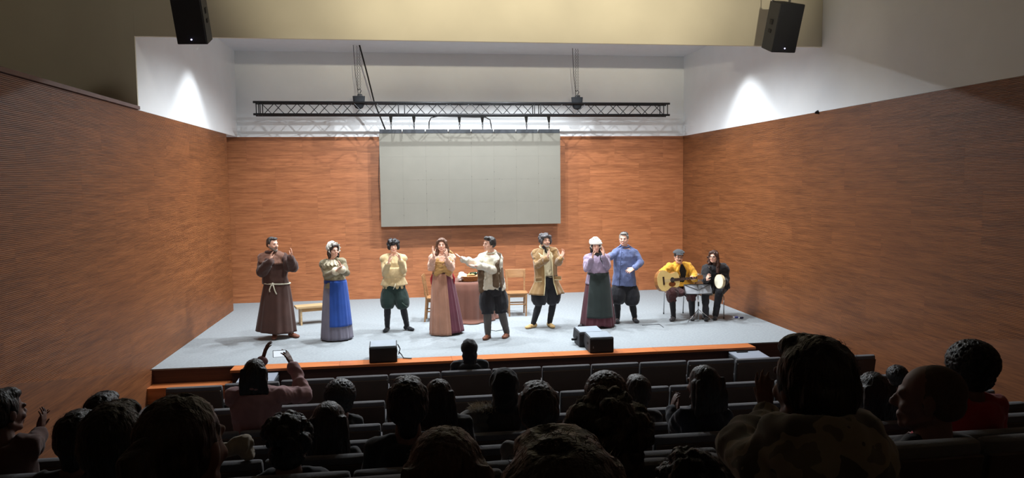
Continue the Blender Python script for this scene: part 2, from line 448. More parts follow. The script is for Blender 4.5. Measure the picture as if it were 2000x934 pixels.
# chain hoists
for px, lab, flip in ((703, 'black chain hoist over the left part of the truss', 0), (1128, 'black chain hoist over the right part of the truss', 1)):
    c = at(px, 190, 15.9); hx = c[0]
    h = root('chain_hoist', (hx, 15.9, zt), lab, 'hoist', 'chain hoists on the truss')
    g = G().box((hx-.0, 15.9, zt+.11), (.05, .05, .08)).ell((hx+.03, 15.9, zt+.06), (.06, .05, .09))
    blend('motor_body', g, M_black, h, .015, 2)
    gg = G().loft([((hx-.02, 15.86, zt-.13), (.03, 0, 0), (0, .02, 0)), ((hx-.02, 15.86, zt-.105), (.08, 0, 0), (0, .05, 0)), ((hx-.02, 15.86, zt-.03), (.115, 0, 0), (0, .06, 0)), ((hx-.02, 15.86, zt+.14), (.13, 0, 0), (0, .07, 0))], 16, 3)
    mk('chain_bag', gg, mat('bag_cloth', (18, 20, 24), .9), h, smooth=True)
    mk('hook', G().tube([(hx+.0, 15.9, zt+.2), (hx+.03, 15.9, zt+.26), (hx, 15.9, zt+.3), (hx-.03, 15.9, zt+.27)], .010, 6), M_steel, h, smooth=True)
    gl = G(); nl = int((ZC-zt-.28)/.032)
    for sx in (-.035, 0.012):
        for i in range(nl):
            z = zt+.28+i*.032
            dx = .012 if i % 2 else .001; dy = .001 if i % 2 else .012
            gl.tube([(hx+sx-dx, 15.9-dy, z), (hx+sx-dx, 15.9-dy, z+.03)], .0035, 4)
            gl.tube([(hx+sx+dx, 15.9+dy, z), (hx+sx+dx, 15.9+dy, z+.03)], .0035, 4)
    tag(mk('chain', gl, M_steel, h), kind='stuff')
    mk('power_cord', G().tube([(hx-.11, 15.9, ZC), (hx-.08, 15.9, zt+.6), (hx-.03, 15.9, zt+.15)], .006, 6), M_rubber, h, smooth=True)
pc = at(752, 252, 16.34)
g = G().tube([at(702, 88, 15.75), at(716, 140, 15.85), at(731, 200, 16.2), pc, pc+np.array([0, 0, -.1])], .016, 8)
tag(mk('power_cable', g, M_rubber, smooth=True), 'thick black cable slanting from the ceiling to the screen corner', 'cable')
# LED wall
YSC = 16.30
sx0, sx1, sz0, sz1 = at(742, 340, YSC)[0], at(1094.5, 340, YSC)[0], at(920, 440, YSC)[2], at(920, 252.5, YSC)[2]
scr = root('led_screen', ((sx0+sx1)/2, YSC, sz0), 'large blank grey video wall of joined panels on the back wall', 'screen')
zc0 = sz1-.09
pw, ph = (sx1-sx0)/8, (zc0-sz0)/4
for i in range(8):
    for j in range(4):
        mk('screen_panel', G().box((sx0+pw*(i+.5), YSC+.02, sz0+ph*(j+.5)), (pw/2-.0005, .02+.001*((i*7+j*3) % 3), ph/2-.0004)), M_screen, scr)
    mk('hanging_bar', G().box((sx0+pw*(i+.5), YSC+.025, sz1-.045), (pw/2-.012, .035, .042)), M_dark, scr, bevel=.005)
mk('backing_frame', G().box(((sx0+sx1)/2, YSC+.055, (sz0+zc0)/2), ((sx1-sx0)/2-.01, .014, (zc0-sz0)/2-.01)), M_dark, scr)
gk = G(); rr = random.Random(3)
for k in range(46):                        # chipped pixels along the seams
    i = rr.choice([1, 2, 3, 4, 5, 6, 7]); x = sx0+pw*i+rr.uniform(-.006, .006)
    z = rr.uniform(sz0+.1, zc0-.05)
    if k > 30: z = sz0+ph*2+rr.uniform(-.01, .01); x = rr.uniform(sx0+.1, sx1-.1)
    gk.box((x, YSC-.001, z), (rr.uniform(.003, .010) if k > 30 else .003, .002, rr.uniform(.003, .016) if k <= 30 else .003))
tag(mk('dead_pixels', gk, mat('chipped_black', (40, 40, 42), .8, var=0), scr), kind='stuff')
mk('side_cable', G().tube([at(741, 300, 16.36), at(739, 350, 16.36), at(742, 380, 16.36), at(742, 430, 16.36)], .006, 6), M_rubber, scr, smooth=True)
for k, px in enumerate((763, 808, 897, 942, 1028, 1072)):
    a = at(px, 224, 15.9); t = np.array([at(px+1, 253, YSC)[0], YSC+.02, sz1])
    st = root('hanging_strap', (a[0], 15.9, zb), ('black strap and shackle holding the screen to the truss, %s' % ['leftmost of six', 'second from the left', 'third from the left', 'third from the right', 'second from the right', 'rightmost of six'][k]), 'strap', 'straps between truss and screen')
    p0 = np.array([a[0], 15.93, zb+.03]); m1 = p0*.45+t*.55
    mk('webbing', G().loft([(p0, (.045, 0, 0), (0, .03, 0)), (p0+np.array([0, 0, -.05]), (.04, 0, 0), (0, .012, 0)), (m1, (.02, 0, 0), (0, .01, 0))], 8, 4), M_black, st)
    mk('shackle', G().tube([m1, m1*.6+t*.4+np.array([.012, 0, 0]), t], .007, 6).tube([m1, m1*.6+t*.4-np.array([.012, 0, 0]), t], .007, 6), M_steel, st, smooth=True)
g = G().tube([at(838, 252, YSC), at(838, 238, 16.3), at(842, 230, 16.1), at(856, 227, 15.9), at(925, 229, 15.9), at(948, 229, 15.9), at(957, 234, 16.1), at(959, 244, 16.3), at(960, 252, YSC)], .011, 8)
tag(mk('signal_cable', g, M_rubber, smooth=True), 'black cable looping along the truss and down to the screen', 'cable')
# sensor on the right timber wall
s = at(1597, 219, 10); d_ = _ray(1597, 219); s = np.array([0, 0, CAMH])+d_*((RX-.005)/d_[0])
tag(mk('wall_sensor', G().cap(s, s+np.array([-.03, 0, -.01]), .03, .02), M_black, smooth=True), 'tiny black sensor at the top of the right timber wall', 'sensor')

# ------------------------------------------------------------------ hanging loudspeakers
def pa_speaker(c, yaw, pitch, lab, hz):
    R = yaw_R(yaw)@rotx(-pitch)                     # local x right, y forward, z up
    o = root('hanging_speaker', c, lab, 'speaker', 'hanging loudspeakers')
    W, D, H = .185, .20, .322
    poly = [(-W, D), (-.11, -D), (.11, -D), (W, D)]
    mk('cabinet', G().prism(poly, -H, H, R, c), M_blackc, o, bevel=.012)
    P = lambda x, y, z: np.array(c)+R@np.array([x, y, z])
    mk('grille', G().box(P(0, D+.006, 0), (W-.012, .008, H-.012), R), M_grille, o, bevel=.004)
    mk('power_light', G().ell(P(0, D+.016, -H+.06), (.009, .006, .009), seg=8, n=6), mat('led_dot', (200, 200, 255), .5, emit=6, var=0), o)
    for s in (-1, 1):
        for z in (.06, -.06):
            a = math.atan2(2*D, W-.11)
            mk('side_handle', G().box(P(s*(W+.11)/2+s*.002, -.0, z), (.010, .05, .035 if z > 0 else .025), R@rotz(s*-.185)), mat('handle_recess', (8, 8, 9), .8, var=0), o, bevel=.008)
    for s in (-1, 1):
        p = P(s*.13, .10 if s < 0 else -.1, H)
        q = P(s*.13, -.1, H)
        mk('hanging_chain', G().tube([q+np.array([0, 0, -.01]), (q[0]+.01, q[1], hz)], .006, 6), M_steel, o, smooth=True)
        mk('eye_bolt', G().tube([q+.018*np.array([math.cos(t), 0, math.sin(t)+.8]) for t in np.linspace(0, 2*PI, 10)], .005, 6), M_chrome, o, smooth=True)
pa_speaker(at(379, 30, 9.6), -.10, .34, 'black loudspeaker hanging at the left end of the beam', HALLC)
pa_speaker(at(1524, 52, 9.6), .08, .34, 'black loudspeaker hanging at the right end of the beam', HALLC)

# ------------------------------------------------------------------ stage monitors and boxes
M_wedgetop = mat('wedge_top_reflection', (150, 160, 170), .4, bump=.4, bscale=400, var=.05)  # pale grey paints in the light reflected off the black top
def wedge(x0, y0, w_, rz, lab):
    o = root('stage_monitor', (x0, y0, 0), lab, 'speaker', 'wedge monitors on the stage edge', rz=rz)
    pr = [(0, .005), (.30, .005), (.42, .10), (.36, .25), (0, .232)]       # y,z profile
    R = np.array([[0, 0, 1.], [1., 0, 0], [0, 1., 0]])
    mk('cabinet', G().prism(pr, 0, w_, R), M_blackc, o, local=True, bevel=.006)
    mk('top_grille', G().prism([(.012, .236), (.35, .254), (.35, .262), (.012, .244)], .015, w_-.015, R), M_wedgetop, o, local=True)
    mk('front_grille', G().box((w_/2, -.004, .118), (w_/2-.012, .006, .10)), M_grille, o, local=True)
    for x in (-.002, w_+.002):
        mk('handle_cup', G().box((x, .17, .13), (.004, .045, .02)), mat('handle_recess', (8, 8, 9), .8, var=0), o, local=True, bevel=.003)
    mk('bracket', G().tube([(w_+.01, .30, .2), (w_+.045, .33, .12), (w_+.02, .36, .03)], .008, 6), M_black, o, local=True, smooth=True)
    return o
wedge(-.665, 10.66, .405, .02, 'black wedge monitor alone on the left part of the stage edge')
w1 = wedge(2.665, 10.67, .375, .0, 'black wedge monitor on the stage edge, front one of the right pair')
mk('maker_badge', G().box((.05, -.012, .085), (.008, .002, .006)).box((.05, -.012, .10), (.003, .002, .012)), mat('badge_grey', (150, 150, 150), .4, var=0), w1, local=True)
wedge(2.60, 11.10, .40, .03, 'black wedge monitor on the carpet behind the front one of the right pair')
mk('lock_knob', G().cap((-.01, .2, .09), (-.06, .2, .09), .022), M_black, [o for o in bpy.data.objects if o.name.startswith('stage_monitor')][-1], local=True, smooth=True)
tag(mk('monitor_cable', G().tube([(-.24, 10.9, .1), (-.20, 10.95, .04), (-.17, 10.85, .012), (-.05, 10.8, .012)], .008, 6), M_rubber, smooth=True), 'short black lead lying beside the left wedge monitor', 'cable')
def sub(x, y, lab):
    o = root('floor_speaker', (x, y, HALLZ), lab, 'speaker', 'low speakers in front of the stage')
    mk('cabinet', G().box((x, y, HALLZ+.18), (.26, .20, .179)), M_blackc, o, bevel=.01)
    g = G(); R = rotx(.06)
    g.box((x, y+.0, HALLZ+.375), (.25, .19, .010), R)
    mk('grey_lid', g, mat('pale_grey_lid', (140, 148, 160), .5, var=.04), o)
    mk('lid_handle', G().box((x-.05, y+.14, HALLZ+.400), (.09, .02, .012)), M_black, o, bevel=.004)
    for s in (-1, 1): mk('side_handle', G().box((x+s*.262, y, HALLZ+.2), (.004, .06, .02)), M_dark, o)
sub(-2.20, 10.40, 'black floor speaker with grey lid below the left end of the stage')
sub(5.12, 10.40, 'black floor speaker with grey lid below the right end of the stage')
# floor hatch and small cable on the carpet
g = G()
hA = atz(1254, 636, 0); hB = atz(1288, 634, 0); hC = atz(1296, 640, 0)
tag(mk('floor_hatch', G().tube([hA+[0, 0, .004], hB+[0, 0, .004], hC+[0, 0, .004]], .006, 4), M_dark), 'dark edge of a floor hatch beside the man in the blue tunic', 'hatch')
tag(mk('loose_wire', G().tube([atz(958, 645, .006), atz(968, 647, .006), atz(985, 644, .006)], .005, 5), M_rubber), 'thin dark wire on the carpet behind the legs of the man in the vest', 'cable')

# ------------------------------------------------------------------ wooden bench, chairs, table
M_pine = wood('pine', (172, 142, 102), (200, 172, 130), 2.0, .55, .04)
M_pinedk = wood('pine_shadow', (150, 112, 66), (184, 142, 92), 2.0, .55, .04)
M_oak = wood('oak', (136, 96, 60), (166, 124, 82), 2.0, .45, .05)
bench = root('wooden_bench', (-1.90, 14.02, 0), 'low pale pine bench between the monk and the woman in the blue apron', 'bench', rz=.30)
mk('seat_board', G().box((0, 0, .335), (.33, .15, .02)), M_pine, bench, local=True, bevel=.004)
for s in (-1, 1):
    g = G(); h = .315
    pts = [(-.13, 0), (-.045, 0), (0, .14), (.045, 0), (.13, 0), (.11, h), (-.11, h)]
    R = np.array([[0, 0, 1.], [1., 0, 0], [0, 1., 0]])
    mk('leg', g.prism(pts, -.016, .016, R, (s*.24, 0, 0)), M_pine, bench, local=True)
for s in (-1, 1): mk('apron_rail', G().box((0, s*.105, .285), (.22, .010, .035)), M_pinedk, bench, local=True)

def wooden_chair(loc, rz, lab):
    o = root('wooden_chair', loc, lab, 'chair', 'plain wooden chairs', rz=rz)   # faces local -Y
    g = G().loft([((0, 0, .435), (.205, 0, 0), (0, .195, 0)), ((0, 0, .46), (.21, 0, 0), (0, .2, 0))], 24, 6)
    mk('seat', g, M_oak, o, local=True)
    for s in (-1, 1):
        mk('leg', G().loft([((s*.165, -.165, 0), (.015, 0, 0), (0, .015, 0)), ((s*.17, -.165, .43), (.021, 0, 0), (0, .021, 0))], 8, 5), M_oak, o, local=True)
        mk('leg', G().loft([((s*.165, .21, 0), (.015, 0, 0), (0, .015, 0)), ((s*.172, .17, .44), (.020, 0, 0), (0, .02, 0)), ((s*.18, .235, .86), (.014, 0, 0), (0, .012, 0))], 8, 5), M_oak, o, local=True)
        mk('stretcher', G().box((s*.166, .01, .20), (.008, .18, .012)), M_oak, o, local=True)
        mk('seat_rail', G().box((s*.168, 0, .405), (.009, .165, .026)), M_oak, o, local=True)
    mk('stretcher', G().box((0, -.165, .24), (.16, .008, .012)), M_oak, o, local=True)
    mk('stretcher', G().box((0, .195, .22), (.16, .008, .012)), M_oak, o, local=True)
    mk('seat_rail', G().box((0, -.165, .405), (.155, .009, .026)), M_oak, o, local=True)
    secs = [((x, .232+.02*(1-(x/.2)**2), .805), (0, .009, 0), (0, .012, .085)) for x in np.linspace(-.205, .205, 9)]
    mk('backrest', G().loft(secs, 12, 5), M_oak, o, local=True)
    return o
wooden_chair((2.035, 14.12, 0), -.04, 'wooden chair facing the audience, right of the cloth-covered table')
cl = wooden_chair((.43, 13.86, 0), PI/2-.12, 'wooden chair seen from its side, left of the cloth-covered table')
for s in (-.07, .07): mk('back_slat', G().box((s, .215, .62), (.028, .007, .12)), M_oak, cl, local=True)

# table
TC = np.array([1.06, 13.92]); TR = .45
tb = root('round_table', (TC[0], TC[1], 0), 'round table hidden under a rust brown cloth', 'table')
mk('tabletop', G().loft([((TC[0], TC[1], .715), (TR-.02, 0, 0), (0, TR-.02, 0)), ((TC[0], TC[1], .74), (TR-.02, 0, 0), (0, TR-.02, 0))], 32), M_oak, tb)
for k in range(4):
    a = PI/4+k*PI/2; mk('leg', G().tube([(TC[0]+.33*math.cos(a), TC[1]+.33*math.sin(a), 0.01), (TC[0]+.28*math.cos(a), TC[1]+.28*math.sin(a), .72)], .022, 8), M_oak, tb, smooth=True)
def cloth_fn(n=160, m=26):
    g = G(); R = []
    for i in range(0, 8):
        r = TR*(.05+.95*i/7)
        R.append([(TC[0]+r*math.cos(2*PI*j/n), TC[1]+r*math.sin(2*PI*j/n), .750) for j in range(n)])
    for i in range(1, m+1):
        t = i/m; ring = []
        for j in range(n):
            a = 2*PI*j/n
            f = .6*math.cos(9*a+.6)+.4*math.cos(14*a+2.1)+.25*math.cos(23*a)
            r = TR+.008+.022*min(1, t*6)+.05*t**.8+.032*f*t**.7
            zz = .750-.75*t
            if t > .93: r += (t-.93)*1.5*(.7+.5*math.cos(3*a+5.3))
            ring.append((TC[0]+r*math.cos(a), TC[1]+r*math.sin(a), max(.012, zz)))
        R.append(ring)
    return g.rings(R, cap=False)
o = mk('tablecloth', cloth_fn(), mat('rust_cloth', (108, 68, 54), .9, bump=.2, bscale=120, var=.10, vscale=4, sheen=.2), smooth=True)
sol = o.modifiers.new('s', 'SOLIDIFY'); sol.thickness = .004; sol.offset = 1
tag(o, 'rust brown floor-length cloth draped over the round table', 'tablecloth')
# basket
BC = at(917, 545, 13.80); BC = np.array([BC[0], 13.76, .756])
bk = root('bread_basket', BC, 'oval wicker bread basket on the rust brown tablecloth', 'basket')
def ringpts(rx, ry, z, n=40, wob=0, ph=0):
    return [(BC[0]+(rx+wob*math.cos(20*t+ph))*math.cos(t), BC[1]+(ry+wob*math.cos(20*t+ph))*math.sin(t), BC[2]+z) for t in np.linspace(0, 2*PI, n)]
M_wick = mat('wicker', (190, 138, 84), .7, var=.25, vscale=50, bump=.4, bscale=120)
gw = G().loft([((BC[0], BC[1], BC[2]), (.12, 0, 0), (0, .09, 0)), ((BC[0], BC[1], BC[2]+.01), (.13, 0, 0), (0, .095, 0))], 24)
for i in range(9): gw.tube(ringpts(.135+.006*i, .10+.005*i, .008+.010*i, 82, .004, PI*(i % 2)), .0058, 5)
tag(mk('woven_body', gw, M_wick, bk, smooth=True), kind='stuff')
mk('rim', G().tube(ringpts(.195, .145, .100, 60, .004), .010, 6), M_wick, bk, smooth=True)
gn = G().ell((BC[0]-.12, BC[1]-.0, BC[2]+.09), (.08, .09, .05)).ell((BC[0]-.19, BC[1]-.03, BC[2]+.07), (.035, .06, .07)).ell((BC[0]-.15, BC[1]+.05, BC[2]+.13), (.05, .05, .04)).ell((BC[0]+.02, BC[1]+.03, BC[2]+.07), (.14, .09, .03))
nk = blend('napkin', gn, mat('white_linen', (226, 224, 218), .9, bump=.2), None, .009, 2, disp=.03, dscale=18)
tag(nk, 'white linen napkin bunched in the left side of the bread basket', 'napkin')
M_bread = mat('bread_crust', (206, 160, 104), .8, var=.25, vscale=30, bump=.4, bscale=60)
for k, (dx, dy, dz, a) in enumerate([(-.02, -.05, .12, .3), (.05, -.04, .125, -.2), (.02, .03, .135, .5), (.10, .02, .125, 1.2)]):
    c = BC+np.array([dx, dy, dz]); g = G().ell(c, (.048, .026, .022), rotz(a), 14, 8)
    tag(mk('bread_roll', g, M_bread, smooth=True), ['bread roll at the front left of the basket', 'bread roll at the front middle of the basket', 'bread roll on top at the back of the basket', 'bread roll at the right end of the basket'][k], 'bread', 'bread rolls in the basket')
bo = BC+np.array([.10, -.01, .145])
bt = root('wine_bottle', bo, 'dark green bottle lying in the right side of the bread basket', 'bottle')
gl = mat('green_glass', (22, 48, 28), .12, var=0)
mk('glass_body', G().tube([bo+np.array([-.10, 0, -.01]), bo+np.array([-.09, 0, -.008]), bo+np.array([.02, 0, .0]), bo+np.array([.05, 0, .004]), bo+np.array([.10, 0, .01])], [.012, .03, .032, .014, .012], 16), gl, bt, smooth=True)
mk('cap', G().tube([bo+np.array([.09, 0, .009]), bo+np.array([.118, 0, .012])], .015, 12), M_black, bt, smooth=True)

# ------------------------------------------------------------------ chrome chairs, stand, guitar, tambourine
M_shell = mat('pale_wood_shell', (196, 150, 112), .5, var=.08)
def steel_chair(x0, x1, yf, yb, lab):
    cx, cy = (x0+x1)/2, (yf+yb)/2
    o = root('stacking_chair', (cx, cy, 0), lab, 'chair', 'chrome-legged chairs of the musicians')
    for x in (x0, x1):
        mk('leg_frame', G().tube([(x, yf, .008), (x, yf+.015, .42), (x, yf+.05, .445), (x, yb-.05, .445), (x, yb-.015, .42), (x, yb+.02, .008)], .011, 8), M_chrome, o, smooth=True)
        mk('back_post', G().tube([(x, yb-.08, .445), (x, yb-.02, .50), (x, yb+.04, .80)], .010, 8), M_chrome, o, smooth=True)
        for yy in (yf, yb+.02): mk('foot_cap', G().cap((x, yy, .013), (x, yy, .022), .013), M_rubber, o, smooth=True)
    mk('seat', G().loft([((cx, cy-.02, .452), ((x1-x0)/2-.0, 0, 0), (0, .20, 0)), ((cx, cy-.02, .466), ((x1-x0)/2-.0, 0, 0), (0, .205, 0))], 24, 5), M_shell, o)
    mk('backrest', G().loft([((cx+x, yb+.035-.05*(x/.2)**2+.01, .70), (0, .007, 0), (0, .012, .10)) for x in np.linspace(-(x1-x0)/2, (x1-x0)/2, 9)], 12, 5), M_shell, o)
f1 = atz(1418, 630, 0)
steel_chair(5.42, 5.84, 12.92, 13.32, 'chrome-legged chair under the tambourine player in black')
steel_chair(4.90, 5.30, 13.20, 13.60, 'chrome-legged chair under the guitarist in the yellow jacket')
# small bottle tops beside the right chair
for px, py, lab, c in ((1436, 620, 'tiny blue and white bottle lying on the carpet right of the chrome chair', (90, 96, 170)), (1446, 621, 'tiny dark bottle cap on the carpet furthest right of the chrome chair', (40, 40, 70))):
    q = atz(px, py, .02)
    oo = root('small_bottle', q, lab, 'bottle')
    mk('bottle_body', G().cap(q, q+np.array([.05, .01, 0]), .018), mat('bt_%d' % px, c, .3, var=0), oo, smooth=True)
    mk('cap', G().cap(q+np.array([-.02, 0, 0]), q+np.array([-.03, 0, 0]), .012), M_wall, oo, smooth=True)
# music stand
mp_ = atz(1364, 627, 0)
ms = root('music_stand', mp_, 'grey folding music stand in front of the guitarist and the tambourine player', 'stand')
Ym = mp_[1]
P0, P1, P2, P3 = at(1335, 556, Ym+.10), at(1387, 555, Ym+.10), at(1391, 575, Ym-.05), at(1339, 574, Ym-.05)
def quad_slab(a, b, c, d, th, e=0):
    n = unit(np.cross(np.array(b)-a, np.array(d)-a))*th; g = G()
    g.v = [tuple(x) for x in (a, b, c, d)]+[tuple(np.array(x)+n) for x in (a, b, c, d)]
    g.f = [(0, 1, 2, 3), (7, 6, 5, 4), (0, 4, 5, 1), (1, 5, 6, 2), (2, 6, 7, 3), (3, 7, 4, 0)]; return g
mk('desk', quad_slab(P0, P1, P2, P3, .004), mat('stand_desk', (150, 154, 160), .6, metal=.0, var=.05), ms)
g = G(); off = np.array([0, -.012, 0]); mid = (P0+P1)/2; midb = (P2+P3)/2
for a, b in ((P0, P1), (P1, P2), (P2, P3), (P3, P0), (mid, midb), (midb*.6+mid*.4, P0), (midb*.6+mid*.4, P1)): g.tube([a+off, b+off], .006, 5)
mk('desk_frame', g, M_steel, ms)
mk('ledge', G().box((P2+P3)/2+np.array([0, .02, 0]), (abs(P2[0]-P3[0])/2, .025, .005)), M_steel, ms)
mk('pole', G().tube([mp_+[0, 0, .03], midb*.5+mid*.5+[0, .0, 0]], .009, 8), M_chrome, ms, smooth=True)
mk('collar', G().tube([mp_+[0, 0, .28], mp_+[0, 0, .36]], .016, 8), M_rubber, ms, smooth=True)
for k in range(3):
    a = [-2.7, -.45, 1.3][k]; e = mp_+np.array([.28*math.cos(a), .28*math.sin(a), .008])
    mk('leg', G().tube([mp_+[0, 0, .22], e], .006, 6), M_chrome, ms, smooth=True)
sheet = quad_slab(P0*.5+mid*.5+[0, .012, .0], mid*.4+P1*.6+[0, .012, .0], midb*.4+P2*.6+[0, .012, 0], P3*.5+midb*.5+[0, .012, 0], .002)
tag(mk('sheet_music', sheet, mat('paper', (228, 228, 224), .9, var=0)), 'white sheet of music on the far side of the grey music stand', 'paper')
# guitar: local x along neck, y out of soundboard, z across
GA = at(1303, 548, 12.66); GB = at(1374, 541, 12.86)
gx = unit(GB-GA); gy = unit(np.cross(gx, np.array([0, 0, 1.]))); gy = gy if gy[1] < 0 else -gy
gy = unit(gy+np.array([0, 0, .15])); gy = unit(gy-np.dot(gy, gx)*gx); gz = np.cross(gx, gy); gz = gz if gz[2] > 0 else -gz
RG = np.array([gx, gz, gy]).T          # prism xy -> gx,gz ; extrude gy
gt = root('acoustic_guitar', GA, 'yellow-topped acoustic guitar held by the man in the yellow jacket', 'guitar')
def gout(k=1.0):
    prof = [(-.245, 0), (-.240, .07), (-.215, .13), (-.165, .178), (-.10, .195), (-.04, .180), (.02, .140), (.065, .122), (.11, .128), (.16, .145), (.205, .135), (.235, .09), (.245, .03), (.245, 0)]
    pts = [(x*k, -y*k) for x, y in prof]+[(x*k, y*k) for x, y in reversed(prof[1:-1])]
    return pts
mk('body', G().prism(gout(), -.05, .045, RG, GA), mat('guitar_side', (150, 98, 52), .4, var=.15), gt, bevel=.004)
mk('soundboard', G().prism(gout(.985), .0455, .049, RG, GA), mat('spruce_top', (240, 208, 136), .35, var=.06, vscale=8), gt)
L2W = lambda x, z, y: GA+RG@np.array([x, z, y])
mk('sound_hole', G().prism([(.085+.05*math.cos(t), .05*math.sin(t)) for t in np.linspace(0, 2*PI, 24)[:-1]], .0492, .0505, RG, GA), mat('sound_hole_dark', (30, 20, 14), .9, var=0), gt)
mk('pickguard', G().prism([(.09+.075*math.cos(t)-.02, -.075+.045*math.sin(t)) for t in np.linspace(0, 2*PI, 20)[:-1]], .0492, .0502, RG, GA), mat('pickguard_brown', (120, 66, 34), .3, var=.1), gt)
mk('bridge', G().box(L2W(-.11, 0, .054), (.016, .075, .006), RG), mat('rosewood', (54, 32, 22), .5, var=.1), gt)
nk_ = G().prism([(.13, -.028), (.62, -.022), (.62, .022), (.13, .028)], .046, .062, RG, GA)
mk('fretboard', nk_, mat('rosewood', (54, 32, 22), .5), gt)
mk('neck', G().prism([(.2, -.026), (.62, -.021), (.62, .021), (.2, .026)], .026, .046, RG, GA), mat('guitar_neck_wood', (150, 98, 52), .4), gt)
gf = G()
for i in range(14): gf.box(L2W(.16+.46*(1-2**(-(i+1)/12))/(1-2**(-14/12)), 0, .063), (.0018, .024, .0015), RG)
tag(mk('frets', gf, M_chrome, gt), kind='stuff')
mk('headstock', G().prism([(.62, -.024), (.64, -.035), (.76, -.038), (.76, .038), (.64, .035), (.62, .024)], .030, .050, RG, GA), mat('guitar_side', (150, 98, 52), .4), gt)
for s in (-1, 1):
    for i in range(3): mk('tuning_peg', G().cap(L2W(.66+.035*i, s*.045, .04), L2W(.66+.035*i, s*.062, .04), .011, .009), M_chrome, gt, smooth=True)
gs = G()
for i in range(6): gs.tube([L2W(-.11, -.024+.0096*i, .062), L2W(.62, -.019+.0076*i, .066)], .0009, 4)
tag(mk('strings', gs, M_chrome, gt), kind='stuff')
# tambourine
TQ = at(1406, 550, 12.62); tn = unit(np.array([-.97, -.22, .03])); tu, tv = perp(tn)
tm = root('tambourine', TQ, 'white-skinned tambourine held upright by the woman in black', 'tambourine')
mk('skin', G().loft([(TQ+tn*.024, tu*.124, tv*.124), (TQ+tn*.027, tu*.122, tv*.122)], 32), mat('drum_skin', (232, 228, 204), .6, var=.04), tm)
ring = []
for r, h in ((.126, -.026), (.131, -.026), (.131, .026), (.126, .026)): ring.append([TQ+tn*h+tu*r*math.cos(t)+tv*r*math.sin(t) for t in np.linspace(0, 2*PI, 36)[:-1]])
g = G(); g.rings(ring+[ring[0]], cap=False); mk('frame', g, mat('drum_rim', (214, 196, 156), .5, var=.06), tm, smooth='auto')
for k in range(6):
    a = k*PI/3+.2; c = TQ+tu*.134*math.cos(a)+tv*.134*math.sin(a)
    mk('jingle', G().loft([(c-tn*.006, tu*.018, tv*.018), (c+tn*.006, tu*.018, tv*.018)], 12), M_chrome, tm)

# ------------------------------------------------------------------ seating
M_uph = mat('grey_upholstery', (96, 96, 100), .9, bump=.3, bscale=260, var=.08, sheen=.2)
M_shellb = mat('brown_seat_shell', (84, 68, 58), .55, var=.10, vscale=5)
def seat_proto():
    o = root('theatre_seat', (0, 0, 0), 'x', 'seat', 'x')        # faces +Y (to the stage), back towards the camera
    def S(z, yc, hw, hd): return ((0, yc, z), (hw, 0, 0), (0, hd, 0))
    g = G().loft([S(.40, .04,   .290, .035), S(.55, .02, .296, .04), S(.76, -.01, .300, .04), S(.815, -.02, .300, .042), S(.84, -.022, .296, .034), S(.848, -.022, .288, .018)], 28, 5)
    mk('backrest', g, M_uph, o, local=True, smooth='auto')
    g = G().loft([S(.30, .01, .286, .012), S(.55, -.024, .290, .012), S(.795, -.062, .292, .012), S(.80, -.062, .286, .008)], 24, 8)
    mk('back_shell', g, M_shellb, o, local=True, smooth='auto')
    g = G().loft([((0, .27, .40), (.24, 0, 0), (0, .21, 0)), ((0, .27, .415), (.25, 0, 0), (0, .225, 0)), ((0, .27, .455), (.25, 0, 0), (0, .225, 0)), ((0, .27, .47), (.235, 0, 0), (0, .205, 0))], 24, 5)
    mk('seat_cushion', g, M_uph, o, local=True, smooth='auto')
    for s in (-1, 1):
        mk('armrest', G().cap((s*.278, .06, .62), (s*.278, .36, .62), .022, .022, 8, .8), M_uph, o, local=True, smooth=True)
        mk('leg', G().box((s*.285, .16, .30), (.014, .11, .30)), M_dark, o, local=True)
    return o
def copy_tree(o, parent=None):
    c = o.copy(); COL.objects.link(c)
    if parent is not None: c.parent = parent
    for ch in list(o.children): copy_tree(ch, c)
    return c
ordn = ['first', 'second', 'third', 'fourth', 'fifth', 'sixth', 'seventh', 'eighth', 'ninth', 'tenth', 'eleventh', 'twelfth', 'thirteenth', 'fourteenth']
proto = seat_proto(); first = True
SEATPITCH, SEATX0 = .61, -2.75
for r in range(8):
    for k in range(14):
        x = SEATX0+SEATPITCH*(k+.5)
        y = ROWY[r]+(.0 if r else -.004*(k-6.5)**2+.07)
        if r > 0: y = ROWY[r]
        # only seats the camera could plausibly see
        dep = x*_fw[0]+y*_fw[1]; px = 1000+FPX*(x*_rt[0]+y*_rt[1])/max(.3, dep)
        if px < -160 or px > 2170: continue
        s = proto if first else copy_tree(proto); first = False
        s.location = (x, y, ROWZ[r])
        s['group'] = 'folding seats of the %s row' % ordn[r]
        s['label'] = 'grey seat with brown back, %s from the left in the %s row' % (ordn[k], ordn[r])
# ------------------------------------------------------------------ figures
M_skin = mat('skin_light', (232, 182, 158), .55, bump=.1, bscale=90, var=.07, vscale=14)
M_skind = mat('skin_dark', (150, 98, 76), .55, var=.07, vscale=14)
M_eye = mat('eye_white', (190, 176, 166), .3, var=0)
M_iris = mat('iris_dark', (44, 30, 22), .2, var=0)
M_lip = mat('lip', (196, 128, 114), .5, var=.05)
def hairmat(name, rgb, s=70):
    return mat(name, rgb, .5, bump=.9, bscale=s, var=.45, vscale=55, stretch=(1, 1, .12))

